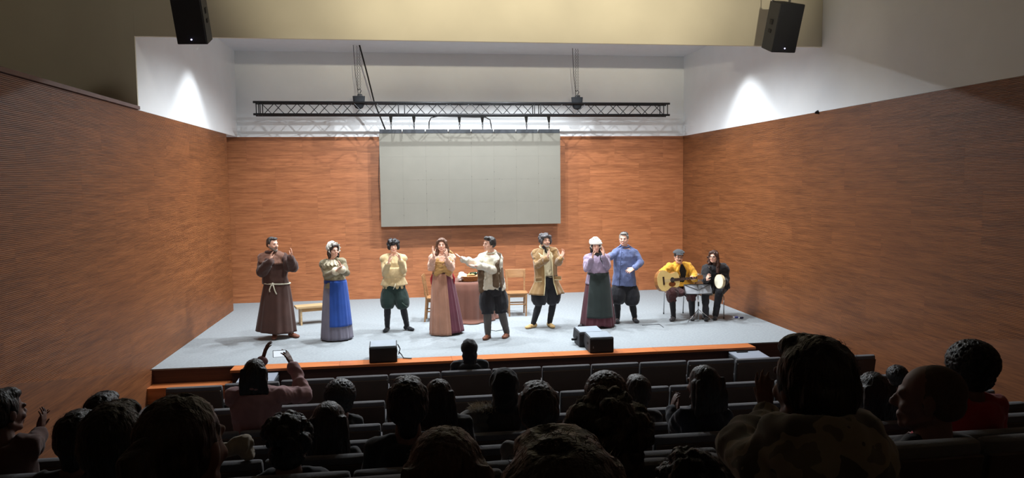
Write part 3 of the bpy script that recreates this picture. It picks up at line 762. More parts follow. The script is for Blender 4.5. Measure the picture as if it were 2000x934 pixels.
def hand(g, wrist, tip, normal, s=1.0, curl=.25, spread=.10, thumb=1, thumb_out=.6, curls=None):
    """palm, four jointed fingers of different lengths and a thumb from the side of the palm"""
    w_ = np.asarray(wrist, float); d = unit(np.asarray(tip)-w_)
    n = np.asarray(normal, float); n = unit(n-np.dot(n, d)*d); sd = np.cross(d, n)*thumb
    PLn = .088*s
    ks = []
    for i in range(4):
        o = (1.5-i)*.0205*s                       # index is nearest the thumb
        k = w_+d*(PLn*(1, 1.03, .99, .92)[i])+sd*o
        g.cap(w_+d*.012*s+sd*o*.55, k, .0155*s, .0125*s, 8, .85, n)
        ks.append(k)
    g.ell(w_+d*.045*s, (.030*s, .030*s, .015*s), np.array([sd, d, n]).T, 12, 8)
    for i, k in enumerate(ks):
        f = (.93, 1.0, .95, .76)[i]; a = spread*(1.5-i)
        dd = unit(d*math.cos(a)+sd*math.sin(a)); c = (curls[i] if curls else curl)
        p = k; ang = c*.6
        for L, r0, r1 in ((.046, .0095, .0088), (.028, .0088, .0082), (.022, .0082, .0066)):
            q = p+(dd*math.cos(ang)+n*math.sin(ang))*L*f*s
            g.cap(p, q, r0*s, r1*s, 8); p = q; ang += c
    b = w_+d*.022*s+sd*.020*s
    td = unit(sd*thumb_out+d*.75+n*.30); p = b
    for L, r0, r1 in ((.042, .0145, .0115), (.033, .0115, .0098), (.025, .0098, .0075)):
        q = p+td*L*s; g.cap(p, q, r0*s, r1*s, 8); p = q; td = unit(td+d*.25+n*.05)
    return g

class Fig:
    """J: joint name -> world point. a = screen left side, b = screen right side when facing the camera"""
    def __init__(s, J, byaw=0., hyaw=0., hpitch=0., hroll=0., sc=1.0, wide=1.0, belly=0., root_=None):
        s.J = {k: np.asarray(v, float) for k, v in J.items()}; s.byaw = byaw; s.sc = sc; s.wide = wide; s.belly = belly
        s.R = yaw_R(byaw); s.HR = yaw_R(hyaw)@rotx(-hpitch)@np.array([[math.cos(hroll), 0, -math.sin(hroll)], [0, 1, 0], [math.sin(hroll), 0, math.cos(hroll)]])
        s.root = root_; s.hs = s.sc
        for q in 'ab':
            a = s.J['an'+q]; t = s.J['toe'+q]; d = unit((t-a)*[1, 1, 0]); s.J['toe'+q] = np.array([a[0], a[1], t[2]])+d*.165*sc
    def torso(s, g, grow=0., lo=-.12, hi=1.0, wk=1.0, seg=24, front=0.):
        hp = (s.J['hipa']+s.J['hipb'])/2; nb = s.J['neck']; X = s.R[:, 0]; F = s.R[:, 1]; k = s.sc
        T = [(-.14, .135, .095), (0, .168, .112), (.18, .158, .112), (.38, .142, .103), (.58, .155, .112), (.78, .172, .118), (.90, .150, .100), (.96, .10, .075), (1.0, .062, .06)]
        secs = []
        for t, a, b in T:
            if t < lo-.001 or t > hi+.001: continue
            c = hp+(nb-hp)*t
            bel = s.belly*math.exp(-((t-.25)/.25)**2)
            fr = .015*math.exp(-((t-.75)/.15)**2)
            secs.append((c+F*(bel*.5+fr+front), X*(a*k*s.wide*wk+grow+bel*.3), F*(b*k+grow+bel*.5)))
        g.loft(secs, seg, 2.3); return g
    def head(s, g, ears=True):
        c = s.J['head']; R = s.HR; k = s.hs
        P = lambda x, y, z: c+R@(np.array([x, y, z])*k)
        E_ = lambda x, y, z, a, b, d_: g.ell(P(x, y, z), (a*k, b*k, d_*k), R, 18, 12)
        E_(0, -.014, .030, .076, .095, .086)
        E_(0, .018, -.020, .066, .072, .080)
        E_(0, .030, -.070, .046, .055, .046)
        E_(0, .072, -.096, .022, .018, .018)
        g.cap(P(-.036, .080, .020), P(.036, .080, .020), .012*k)
        g.cap(P(0, .088, .010), P(0, .108, -.024), .008*k, .0125*k, 8)
        E_(-.011, .098, -.030, .009, .010, .007); E_(.011, .098, -.030, .009, .010, .007)
        for sx in (-1, 1):
            E_(sx*.036, .060, -.030, .024, .026, .024)
            g.cap(P(sx*.060, -.01, -.050), P(sx*.030, .055, -.085), .018*k, .016*k, 8)
            if ears: E_(sx*.079, -.008, -.006, .008, .020, .031)
        g.cap(P(-.014, .086, -.062), P(.014, .086, -.062), .0085*k)
        g.cap(P(-.011, .084, -.073), P(.011, .084, -.073), .0085*k)
        n0 = c+R@(np.array([0, -.022, -.055])*k)
        g.cap(n0, s.J['neck']+s.R[:, 1]*-.005, .050*k, .062*k, 14)
        return g
    def face_parts(s, par, glasses=False, moust=None, beard=None, brow=(60, 42, 32)):
        c = s.J['head']; R = s.HR; k = s.hs
        P = lambda x, y, z: c+R@(np.array([x, y, z])*k)
        for sx in (-1, 1):
            e = mk('eye', G().ell(P(sx*.031, .0835, .001), (.0125*k, .009*k, .0062*k), R, 12, 8), M_eye, par, smooth=True)
            mk('iris', G().ell(P(sx*.031, .0905, .001), (.0058*k, .0035*k, .0058*k), R, 10, 6), M_iris, e, smooth=True)
            mk('eyebrow', G().tube([P(sx*.014, .093, .019), P(sx*.032, .092, .026), P(sx*.048, .080, .020)], [.0035*k, .0045*k, .003*k], 6), mat('brow_%d' % brow[0], brow, .9, var=0), par, smooth=True)
        mk('lips', G().cap(P(-.018, .092, -.0625), P(.018, .092, -.0625), .0042*k).cap(P(-.014, .090, -.071), P(.014, .090, -.071), .0046*k), M_lip, par, smooth=True)
        if moust:
            g = G().cap(P(0, .099, -.048), P(-.030, .080, -.060), .010*k, .006*k).cap(P(0, .099, -.048), P(.030, .080, -.060), .010*k, .006*k)
            mk('moustache', g, mat('beard_%d' % moust[0], moust, .9, var=.2, vscale=80, bump=.5, bscale=200), par, smooth=True)
        if beard:
            g = G().ell(P(0, .068, -.098), (.034*k, .030*k, .026*k), R, 14, 10)
            for sx in (-1, 1): g.cap(P(sx*.066, -.005, -.035), P(sx*.030, .062, -.088), .014*k, .018*k)
            blend('beard', g, mat('beard_%d' % beard[0], beard, .9, var=.2, vscale=80, bump=.5, bscale=200), par, .006*k, 1, disp=.004, dscale=60)
        if glasses:
            g = G()
            for sx in (-1, 1):
                g.tube([P(sx*.033+.024*math.cos(t), .101, .001+.018*math.sin(t)) for t in np.linspace(0, 2*PI, 16)], .0022*k, 5)
                g.tube([P(sx*.057, .100, .004), P(sx*.078, .02, .006), P(sx*.080, -.01, 0)], .0022*k, 5)
            g.tube([P(-.009, .103, .004), P(.009, .103, .004)], .0022*k, 5)
            mk('glasses', g, M_rubber, par, smooth=True)
    def body(s, par, vox=.0068, skin=None, hands=True, feet=True, legs=True):
        g = G(); J = s.J; k = s.sc
        s.torso(g); s.head(g)
        for q in 'ab':
            sh, el, wr = J['sh'+q], J['el'+q], J['wr'+q]
            g.cap((J['neck']+sh)/2, sh, .05*k, .055*k); g.cap(sh, el, .050*k, .038*k); g.cap(el, wr, .040*k, .025*k)
            if hands and 'tip'+q in J:
                hand(g, wr, J['tip'+q], J.get('n'+q, (0, 0, 1)), .98*k, **s.hk.get(q, {})) if hasattr(s, 'hk') else hand(g, wr, J['tip'+q], J.get('n'+q, (0, 0, 1)), .98*k)
            if legs:
                g.cap(J['hip'+q], J['kn'+q], .082*k, .056*k, 14); g.cap(J['kn'+q], J['kn'+q]*.62+J['an'+q]*.38, .054*k, .056*k, 14)
                g.cap(J['kn'+q]*.62+J['an'+q]*.38, J['an'+q], .054*k, .036*k, 14)
                if feet:
                    t = J['toe'+q]; a = J['an'+q]; d = unit((t-a)*[1, 1, 0])
                    g.cap(a-d*.02+[0, 0, -.03], t-d*.04+[0, 0, .0], .034*k, .026*k)
                    g.cap(t-d*.05, t-d*.02, .030*k, .022*k, 10, .7, (0, 0, 1))
        return blend('body', g, skin or M_skin, par, vox, 3, dec=None)
    def sleeves(s, g, up=.062, el=.055, wr=.045, end=1.0, puff=0., which='ab', shl=.068):
        J = s.J; k = s.sc
        for q in which:
            sh, e, w_ = J['sh'+q], J['el'+q], J['wr'+q]
            w2 = e+(w_-e)*end
            g.cap((J['neck']*.55+sh*.45), sh, .060*k, shl*k, 14); g.cap(sh, e, up*k, el*k, 14); g.cap(e, w2, el*k, wr*k, 14)
            if puff:
                g.ell(sh+(e-sh)*.10+[0, 0, .02], (puff*k, puff*k, puff*k*.9))
        return g
    def shoe(s, par, q, m, heel=.012, L=1.0, h=.05, sole=None, name='shoe'):
        J = s.J; k = s.sc; a = J['an'+q]; t = J['toe'+q]; d = unit((t-a)*[1, 1, 0]); up = np.array([0, 0, 1.])
        t = np.array([t[0], t[1], a[2]-.075]); z0 = J.get('floor', np.array([0, 0, 0.]))[2] if 'floor' in J else 0.
        b = np.array([a[0], a[1], z0])
        ln = .20*k*L; R = np.array([np.cross(d, up), d, up]).T
        g = G().ell(b-d*.035+up*.045, (.040*k, .048*k, .045*k), R).ell(b+d*.06+up*.038, (.040*k, .08*k, .038*k), R).ell(b+d*(ln*.62)+up*.030, (.047*k, .07*k, .030*k), R)
        g.cap(b-d*.01+up*.05, b-d*.015+up*(.05+h), .042*k, .043*k)
        o = blend(name, g, m, par, .007, 2, zmin=z0+.002)
        if sole: mk('sole', G().loft([(b+d*.045+up*.002, np.cross(d, up)*.046*k, d*(.135*k)), (b+d*.045+up*heel, np.cross(d, up)*.046*k, d*.135*k)], 20, 2.6), sole, o)
        return o
    def stocking(s, par, q, m, r=.006, name='stocking', z1=None):
        J = s.J; k = s.sc; kn, an = J['kn'+q], J['an'+q]; md = kn*.62+an*.38
        g = G().cap(kn, md, .056*k+r, .058*k+r, 14).cap(md, an, .056*k+r, .040*k+r, 14)
        return blend(name, g, m, par, .009, 2, disp=.004, dscale=20)
    def breeches(s, par, m, bag=.03, kneeup=.0, name='breeches', disp=.016, hem=.0):
        J = s.J; k = s.sc; g = G(); X = s.R[:, 0]; F = s.R[:, 1]
        s.torso(g, .022, -.14, .22)
        for q in 'ab':
            h, n_ = J['hip'+q], J['kn'+q]; n2 = n_+(n_-h)*kneeup; d = unit(n2-h)
            sx = unit(np.cross(d, F)); fy = np.cross(sx, d)
            secs = []
            for t, r in ((-.12, .075), (0, .100), (.25, .110+bag*.6), (.55, .106+bag), (.8, .092+bag), (.94, .078+bag*.7), (1.0, .064+hem)):
                secs.append((h+(n2-h)*t, sx*r*k, fy*r*k))
            g.loft(secs, 18)
        return blend(name, g, m, par, .011, 2, disp=disp, dscale=11, dst=(1, 1, .35))
def hairball(s, par, kind, m, disp=.010, seed=1, vox=.008):
    """hair grown around the skull; the face is left clear"""
    c = s.J['head']; R = s.HR; k = s.hs; rr = random.Random(seed)
    P = lambda x, y, z: c+R@(np.array([x, y, z])*k)
    g = G(); E_ = lambda x, y, z, a, b, d_: g.ell(P(x, y, z), (a*k, b*k, d_*k), R, 18, 12)
    E_(0, -.026, .042, .083, .094, .084)
    if kind == 'short':
        E_(0, -.055, .0, .074, .060, .065)
        for sx in (-1, 1): E_(sx*.070, -.02, .028, .014, .045, .045)
        E_(0, .045, .098, .055, .040, .022)
    if kind == 'thick':
        E_(0, -.05, .01, .084, .070, .08)
        for sx in (-1, 1): E_(sx*.074, -.01, .028, .018, .05, .055)
        E_(0, .05, .100, .066, .045, .030)
    if kind in ('mop', 'wig'):
        r = .040 if kind == 'mop' else .036
        for i in range(26):
            a = rr.uniform(0, 2*PI); z = rr.uniform(-.01 if kind == 'mop' else -.03, .11)
            x, y = math.cos(a)*.085, math.sin(a)*.088-.02
            if y > .02 and z < .055: continue
            rr_ = r*rr.uniform(.7, 1); E_(x*(1-.25*max(0, z-.06)/.05), y*(1-.2*max(0, z-.06)/.05), z, rr_, rr_, rr_)
        for sx in (-1, 1):
            E_(sx*.082, .02, .0 if kind == 'mop' else -.01, .024, .034, .060); E_(sx*.05, .070, .072, .034, .026, .026)
        E_(0, .074, .085, .04, .026, .024)
    if kind in ('long', 'curly', 'longdark'):
        for sx in (-1, 1):
            g.cap(P(sx*.070, .0, .06), P(sx*.082, -.01, -.05), .026*k, .030*k)
            L = {'long': .26, 'curly': .22, 'longdark': .06}[kind]
            g.cap(P(sx*.082, -.01, -.05), P(sx*.085, .01, -.05-L), .030*k, .026*k)
            g.cap(P(sx*.045, .066, .082), P(sx*.074, .03, .02), .018*k, .018*k)
        g.cap(P(-.040, .056, .088), P(.040, .056, .088), .024*k)
        E_(0, -.07, -.05, .085, .045, .11)
        g.cap(P(0, -.08, -.05), P(0, -.075, -.22), .06*k, .05*k)
        if kind in ('curly', 'long'):
            for i in range(40 if kind == 'curly' else 26):
                sx = rr.choice((-1, 1)); z = rr.uniform(-.30, -.05); a = rr.uniform(.02, .2)
                x = sx*(.075+rr.uniform(0, .045)*(1 if z < .02 else .3)); y = rr.uniform(-.08, .045 if z < -.1 else .015)
                g.tube([P(x+.012*math.sin(t*9+i), y+.012*math.cos(t*9+i), z+.05-t*.12) for t in np.linspace(0, 1, 7)], [.009*k]*7, 6)
    if kind == 'flat':
        E_(0, -.04, .0, .084, .07, .08)
    return blend('hair', g, m, par, vox, 1, disp=disp, dscale=26, dst=(1, 1, .6), seed=seed)

def skirt(par, name, top, bot, a0, b0, a1, b1, m, yaw=0., nf=13, amp=.03, n=120, rows=26, th=(0, 2*PI), t0=0., t1=1., out=0., bell=.8, seed=0., hemfn=None, sm=True):
    """folded skirt or apron sheet between a waist ellipse and a hem ellipse; th 0..2pi, front of the body at th = pi/2 of local frame"""
    R = yaw_R(yaw); X, F = R[:, 0], R[:, 1]; top = np.asarray(top, float); bot = np.asarray(bot, float)
    full = th[1]-th[0] > 6.2
    ths = np.linspace(th[0], th[1], n+1); ths = ths[:-1] if full else ths
    def ring(t, off):
        out_ = []
        for a in ths:
            e = t**bell
            f = math.sin(nf*a+seed)*.6+math.sin(nf*1.7*a+seed*2+1.3)*.4+.35*math.sin(nf*.45*a+seed)
            ra = a0+(a1-a0)*e+amp*f*(.25+.75*t)*1.0+off; rb = b0+(b1-b0)*e+amp*f*(.25+.75*t)+off
            c = top+(bot-top)*t
            p = c+X*ra*math.cos(a)+F*rb*math.sin(a)
            if hemfn and t > .5: p = p+np.array([0, 0, hemfn(a)*(t-.5)*2])
            out_.append(p)
        return out_
    g = G(); T = [t0+(t1-t0)*i/rows for i in range(rows+1)]
    outer = [ring(t, out) for t in T]; inner = [ring(t, out-.008) for t in reversed(T)]
    if full: g.rings(outer+inner+[outer[0]], cap=False)
    else:
        strip = outer+inner
        m_ = len(ths); b = 0
        for r in strip: g.v.extend([tuple(p) for p in r])
        nr = len(strip)
        for i in range(nr):
            i2 = (i+1) % nr
            for j in range(m_-1): g.f.append((i*m_+j, i*m_+j+1, i2*m_+j+1, i2*m_+j))
        for j in (0, m_-1):
            for i in range(len(outer)-1):
                a_, b_ = i*m_+j, (i+1)*m_+j; c_, d_ = (nr-2-i)*m_+j, (nr-1-i)*m_+j
                g.f.append((a_, b_, c_, d_))
    return mk(name, g, m, par, smooth=True)
# ------------------------------------------------------------------ the performers
def crop(x0, y0, s): return lambda u, v: (x0+u/s, y0+v/s)
def joints(cr, Y, D):
    out = {}
    for k, v in D.items():
        if len(v) == 2: v = (v[0], v[1], 0)
        u, w_ = cr(v[0], v[1]); out[k] = at(u, w_, Y+v[2])
    return out
def stand(J, Y, sc):
    """feet on the floor"""
    for q in 'ab':
        J['an'+q][2] = .085*sc if J['an'+q][2] < .3 else J['an'+q][2]
        J['toe'+q][2] = .03
    return J
PG = 'actors standing in a row on the stage'
fab = lambda n, c, **k: mat(n, c, k.pop('rough', .9), bump=k.pop('bump', .12), bscale=k.pop('bscale', 160), var=k.pop('var', .12), vscale=k.pop('vscale', 5), sheen=k.pop('sheen', .15), **k)

# --- 1. the monk
cr = crop(490, 450, 4.061); Y = 12.78
J = joints(cr, Y, dict(head=(173, 112, -.03), neck=(165, 187, .02), sha=(100, 222, .03), shb=(245, 215, -.02), ela=(88, 330, -.12), elb=(335, 290, -.12), wra=(150, 245, -.30), wrb=(312, 222, -.30),
    tipa=(160, 175, -.36), tipb=(328, 168, -.34), hipa=(160, 470), hipb=(258, 470), kna=(155, 660, -.05), knb=(285, 660, -.05), ana=(190, 850, -.02), anb=(325, 835, .02), toea=(185, 875, -.17), toeb=(375, 850, -.10)))
J = stand(J, Y, 1.0); J['na'] = (1, -.3, 0); J['nb'] = (-1, -.4, .1)
r = root('person', (J['hipa'][0]*.5+J['hipb'][0]*.5, Y, 0), 'man in a brown monk habit with a white rope belt, clapping beside the bench', 'person', PG)
F1 = Fig(J, .25, .85, .02, sc=1.02); F1.hk = {'a': dict(thumb=1, curl=.18), 'b': dict(thumb=-1, curl=.30, spread=.16)}
F1.body(r); F1.face_parts(r, beard=(120, 112, 104), moust=(120, 112, 104), brow=(50, 44, 40))
hairball(F1, r, 'short', hairmat('hair_greying', (62, 58, 56)))
M = fab('habit_brown', (66, 40, 32)); M2 = fab('habit_hood', (112, 76, 60))
g = G(); F1.torso(g, .035, .05, .92, wk=1.15); F1.sleeves(g, .085, .085, .06, .97, shl=.085)
for q, e in (('a', -1), ('b', 1)): g.ell(J['el'+q]*.6+J['sh'+q]*.4+[0, 0, -.03], (.09, .09, .11))
blend('habit_top', g, M, r, .012, 2, disp=.035, dscale=7, dst=(1, 1, .6), seed=1)
hp = (J['hipa']+J['hipb'])/2
hem0 = at(*cr(210, 830), Y); wst = at(*cr(205, 418), Y)
skirt(r, 'habit_skirt', wst, (hem0[0]-.01, Y, .10), .205, .15, .335, .24, M, .2, 9, .016, seed=.4, hemfn=lambda a: .05*max(0, math.cos(a)))
g = G(); c = J['neck']+np.array([.02, -.02, -.03])
F1.torso(g, .05, .74, 1.0, wk=1.1)
for q in 'ab': g.cap(J['neck'], J['sh'+q]+[0, 0, .0], .075, .095)
g.loft([(J['neck']+np.array([.03, -.01, -.16]), (.245, 0, 0), (0, .19, 0)), (J['neck']+np.array([.02, -.01, -.06]), (.20, 0, 0), (0, .15, 0)), (J['neck']+np.array([0, 0, .02]), (.075, 0, 0), (0, .075, 0))], 24)
blend('hood_mantle', g, M2, r, .012, 2, disp=.02, dscale=8, seed=5)
g = G().tube([J['neck']+np.array([.09*math.cos(t), .085*math.sin(t), .035+.0*math.sin(t)]) for t in np.linspace(0, 2*PI, 20)], .022, 8); blend('collar', g, M, r, .01, 2, disp=.01)
rope = mat('rope_white', (220, 214, 192), .9, bump=.6, bscale=200, var=.1)
R_ = yaw_R(.2); pts = [wst+R_@np.array([.222*math.cos(t), .168*math.sin(t), .012*math.cos(t)+.0]) for t in np.linspace(0, 2*PI, 40)]
kn = at(*cr(172, 425), Y-.18)
b_ = mk('rope_belt', G().tube(pts, .011, 8), rope, r, smooth=True)
mk('rope_end', G().tube([kn, kn+[-.03, -.01, -.04], kn+[-.055, 0, -.10], kn+[-.05, 0, -.14]], .010, 8), rope, b_, smooth=True)
mk('rope_end', G().tube([kn, kn+[.02, -.01, -.06], kn+[.035, 0, -.13], kn+[.06, 0, -.18]], .010, 8), rope, b_, smooth=True)
mk('knot', G().ell(kn, (.02, .018, .018)), rope, b_, smooth=True)
for q in 'ab': F1.shoe(r, q, mat('tan_boot', (122, 76, 58), .6, var=.15), L=1.0)

# --- 2. woman with the blue apron
cr = crop(605, 455, 4.15); Y = 12.45
J = joints(cr, Y, dict(head=(192, 142, -.02), neck=(185, 215, .02), sha=(118, 255, .04), shb=(255, 240, 0), ela=(140, 345, -.10), elb=(295, 320, -.14), wra=(212, 310, -.30), wrb=(262, 300, -.30),
    tipa=(262, 258, -.33), tipb=(248, 250, -.30), hipa=(165, 490), hipb=(265, 490), kna=(165, 670, 0), knb=(275, 670, 0), ana=(185, 860, 0), anb=(275, 850, 0), toea=(175, 870, -.15), toeb=(285, 862, -.15)))
J = stand(J, Y, .95); J['na'] = (.8, -.2, .3); J['nb'] = (-.9, -.3, 0)
r = root('person', ((J['hipa'][0]+J['hipb'][0])/2, Y, 0), 'woman in a white frilled bonnet and long royal blue apron, hands together', 'person', PG)
F = Fig(J, .25, .62, .02, sc=.95, wide=1.05, belly=.03); F.hk = {'a': dict(thumb=1, curl=.2), 'b': dict(thumb=-1, curl=.2)}
F.body(r); F.face_parts(r, brow=(40, 26, 20))
hairball(F, r, 'longdark', hairmat('hair_darkbrown', (48, 34, 28)), seed=2)
g = G(); F.torso(g, .018, .18, .95); F.sleeves(g, .068, .062, .052, .80, shl=.085, puff=.085)
blend('jacket', g, fab('jacket_olive', (128, 118, 92)), r, .010, 2, disp=.022, dscale=10, seed=3)
# cape collar
nb = J['neck']; M = fab('cream_linen', (216, 206, 180), var=.05)
def frill(par, c, ra, rb, r2a, r2b, drop, m, yaw=0, nf=16, amp=.012, name='collar'):
    R = yaw_R(yaw); n = 140; rings = []
    for t in np.linspace(0, 1, 8):
        rings.append([c+R@np.array([(ra+(r2a-ra)*t+amp*t*math.sin(nf*a))*math.cos(a), (rb+(r2b-rb)*t+amp*t*math.sin(nf*a))*math.sin(a), -drop*t**1.2+amp*t*math.cos(nf*a)]) for a in np.linspace(0, 2*PI, n+1)[:-1]])
    inner = [[np.array(p)-[0, 0, .007] for p in rg] for rg in reversed(rings)]
    return mk(name, G().rings(rings+inner+[rings[0]], cap=False), m, par, smooth=True)
frill(r, nb+np.array([0, -.005, .005]), .07, .065, .175, .155, .085, M, .3)
for q in 'ab':
    d = unit(J['wr'+q]-J['el'+q]); u, v = perp(d); c0 = J['el'+q]*.25+J['wr'+q]*.75
    secs = [(c0, u*.05, v*.05), (c0+d*.05, u*.068, v*.068), (c0+d*.085, u*.075, v*.07)]
    mk('cuff', G().loft(secs, 20), M, r, smooth=True)
wst = at(*cr(205, 395), Y); hem = at(*cr(222, 860), Y); lean = (hem[0]-wst[0])
sk = skirt(r, 'skirt', wst, (hem[0], Y, .025), .175, .14, .265, .235, fab('skirt_grey', (112, 108, 122)), .1, 14, .012, seed=1.)
ap = skirt(r, 'apron', wst+[0, 0, .02], (hem[0], Y, .025), .175, .14, .265, .235, fab('apron_blue', (34, 74, 156)), .1, 14, .006, th=(1.12, 3.0), t0=0, t1=.77, out=.018, n=60, seed=1.)
mk('waistband', G().loft([(wst+[0, 0, -.02], (.188, 0, 0), (0, .155, 0)), (wst+[0, 0, .035], (.185, 0, 0), (0, .150, 0))], 32), fab('band_blue', (24, 50, 116)), r, smooth='auto')
# bonnet
c = J['head']; HR = F.HR
def bonnet(par, F, m, brim=True, back=.06, drop=0., peak=.0, name='bonnet'):
    c = F.J['head']; R = F.HR; k = F.hs; P = lambda x, y, z: c+R@(np.array([x, y, z])*k)
    g = G().ell(P(0, -.045, .055), (.100*k, .100*k, .098*k), R, 20, 14)
    b = blend(name, g, m, par, .009, 2, disp=.028, dscale=16, dst=(1, 1, .5), seed=4)
    if brim:
        n = 120; rings = []
        for t in np.linspace(0, 1, 6):
            rg = []
            for a in np.linspace(-.75, PI+.75, n):
                w = .010*math.sin(13*a)*t
                rg.append(P((.088+.028*t+w)*math.cos(a), .035+peak*t-.02*(1-t)+.5*w, .030+(.088+.030*t+w)*math.sin(a)-drop*t))
            rings.append(rg)
        gg = G(); strip = rings+[[np.array(p)+HR0 for p in rg] for rg in reversed(rings)]
        for rg in strip: gg.v.extend([tuple(p) for p in rg])
        nr = len(strip)
        for i in range(nr):
            for j in range(n-1): gg.f.append((i*n+j, i*n+j+1, ((i+1) % nr)*n+j+1, ((i+1) % nr)*n+j))
        mk('frill', gg, m, b, smooth=True)
    return b
HR0 = np.array([0, .008, 0])
bonnet(r, F, fab('bonnet_white', (232, 230, 220), var=.04))
for q in 'ab': F.shoe(r, q, mat('dark_shoe', (38, 34, 36), .6, var=.1), L=.9)

# --- 3. performer in green breeches
cr = crop(725, 455, 4.45); Y = 12.99
J = joints(cr, Y, dict(head=(194, 118, -.03), neck=(193, 190, .02), sha=(118, 225, .02), shb=(272, 225, .02), ela=(118, 345, -.10), elb=(278, 330, -.12), wra=(152, 262, -.32), wrb=(252, 235, -.32),
    tipa=(166, 180, -.36), tipb=(236, 165, -.36), hipa=(152, 480), hipb=(244, 480), kna=(142, 650, -.06), knb=(278, 650, -.06), ana=(140, 850, 0), anb=(312, 845, .02), toea=(112, 872, -.16), toeb=(360, 862, -.08)))
J = stand(J, Y, .95); J['na'] = (1, -.4, 0); J['nb'] = (-1, -.4, 0)
r = root('person', ((J['hipa'][0]+J['hipb'][0])/2, Y, 0), 'performer in a black curly wig, cream blouse and baggy dark green breeches', 'person', PG)
F = Fig(J, 0., .08, .0, sc=.95, wide=1.08, belly=.02); F.hk = {'a': dict(thumb=1, curl=.22), 'b': dict(thumb=-1, curl=.40)}
F.body(r); F.face_parts(r, brow=(20, 18, 18))
h = hairball(F, r, 'mop', hairmat('wig_black', (22, 21, 24)), disp=.022, seed=3); h['label'] = 'black curly wig'
g = G(); F.torso(g, .022, -.02, .96); F.sleeves(g, .062, .060, .046, .88, shl=.08, puff=.088)
g.loft([(at(*cr(200, 450), Y), (.235, 0, 0), (0, .175, 0)), (at(*cr(197, 385), Y), (.185, 0, 0), (0, .14, 0)), (at(*cr(196, 370), Y), (.21, 0, 0), (0, .16, 0)), (at(*cr(196, 300), Y), (.19, 0, 0), (0, .15, 0))], 24)
blend('blouse', g, fab('blouse_cream', (192, 170, 128)), r, .010, 1, disp=.02, dscale=11, dst=(1, 1, .5), seed=6)
mk('drawstring', G().tube([at(*cr(212, 440), Y-.19), at(*cr(204, 470), Y-.2), at(*cr(192, 490), Y-.19)], .006, 6), rope, r, smooth=True)
F.breeches(r, fab('breeches_green', (18, 40, 35)), bag=.035, kneeup=.06)
for q in 'ab':
    F.stocking(r, q, fab('stocking_black', (22, 23, 28)))
    F.shoe(r, q, fab('slipper_black', (28, 29, 34)), L=.95, h=.03)
mk('breeches_tie', G().tube([at(*cr(268, 608), Y-.2), at(*cr(300, 635), Y-.2), at(*cr(318, 640), Y-.16)], .007, 6), fab('tie_green', (60, 80, 70)), r, smooth=True)

# --- 4. woman with brown apron
cr = crop(820, 450, 4.25); Y = 12.56
J = joints(cr, Y, dict(head=(182, 122, -.04), neck=(184, 190, .0), sha=(112, 232, .02), shb=(258, 228, .02), ela=(92, 310, -.10), elb=(258, 315, -.10), wra=(118, 215, -.30), wrb=(222, 232, -.32),
    tipa=(98, 130, -.32), tipb=(220, 160, -.38), hipa=(155, 450), hipb=(240, 450), kna=(160, 650, -.04), knb=(245, 650, -.04), ana=(160, 855, 0), anb=(236, 850, 0), toea=(150, 885, -.16), toeb=(238, 870, -.18)))
J = stand(J, Y, .97); J['na'] = (1, -.3, 0); J['nb'] = (-.7, .4, .3)
r = root('person', ((J['hipa'][0]+J['hipb'][0])/2, Y, 0), 'woman with long brown curls in a tan shawl, tan apron and wine red skirt', 'person', PG)
F = Fig(J, 0., -.12, -.04, sc=.97); F.hk = {'a': dict(thumb=1, curl=.12), 'b': dict(thumb=-1, curl=.35, spread=.16)}
F.body(r); F.face_parts(r, brow=(60, 40, 30))
hairball(F, r, 'curly', hairmat('hair_brown_curls', (96, 66, 48)), disp=.014, seed=5, vox=.007)
g = G(); F.torso(g, .018, .15, .93); F.sleeves(g, .064, .064, .052, .72, shl=.082, puff=.075)
blend('blouse', g, fab('blouse_pink', (206, 164, 142)), r, .010, 2, disp=.024, dscale=12, seed=8)
M = fab('shawl_tan', (176, 138, 84))
g = G(); F.torso(g, .030, .35, .80)
X, FF = F.R[:, 0], F.R[:, 1]
for sx, q in ((-1, 'a'), (1, 'b')):
    p0 = J['sh'+q]*.75+J['neck']*.25+[0, 0, .045]; p1 = J['neck']+X*(.09*sx)+FF*.115+[0, 0, -.13]; p2 = J['neck']+X*(-.10*sx)+FF*.135+[0, 0, -.33]; p3 = J['neck']-FF*.10+X*.06*sx+[0, 0, -.02]
    for u, v, r0, r1 in ((p0, p1, .055, .06), (p1, p2, .06, .055), (p0, p3, .055, .07), (p0, J['sh'+q]+[0, 0, -.02], .07, .082)): g.cap(u, v, r0, r1, 12, .5, FF)
g.cap(J['neck']-FF*.09+[0, 0, -.05], J['neck']-FF*.12+[0, 0, -.30], .12, .08, 12, .4, FF)
g.loft([(J['neck']+[0, 0, -.36], X*.165, FF*.135), (J['neck']+[0, 0, -.24], X*.17, FF*.14)], 24)
blend('shawl', g, M, r, .010, 2, disp=.02, dscale=16, dst=(.6, 1, 1.4), seed=2)
wst = at(*cr(188, 360), Y); hem = at(*cr(225, 850), Y)
skirt(r, 'skirt', wst, (hem[0]+.0, Y+.02, .045), .165, .135, .30, .25, fab('skirt_wine', (98, 46, 60)), 0, 13, .014, seed=2., hemfn=lambda a: .03*max(0, math.cos(a)))
skirt(r, 'apron', wst+[0, 0, .01], (hem[0]-.02, Y+.02, .0), .165, .135, .29, .25, fab('apron_tan', (172, 126, 104)), 0, 19, .010, th=(.35, 1.88), t0=0, t1=.985, out=.02, n=70, seed=2.)
mk('waistband', G().loft([(wst+[0, 0, -.02], (.178, 0, 0), (0, .15, 0)), (wst+[0, 0, .03], (.176, 0, 0), (0, .146, 0))], 32), fab('band_maroon', (70, 38, 36)), r, smooth='auto')
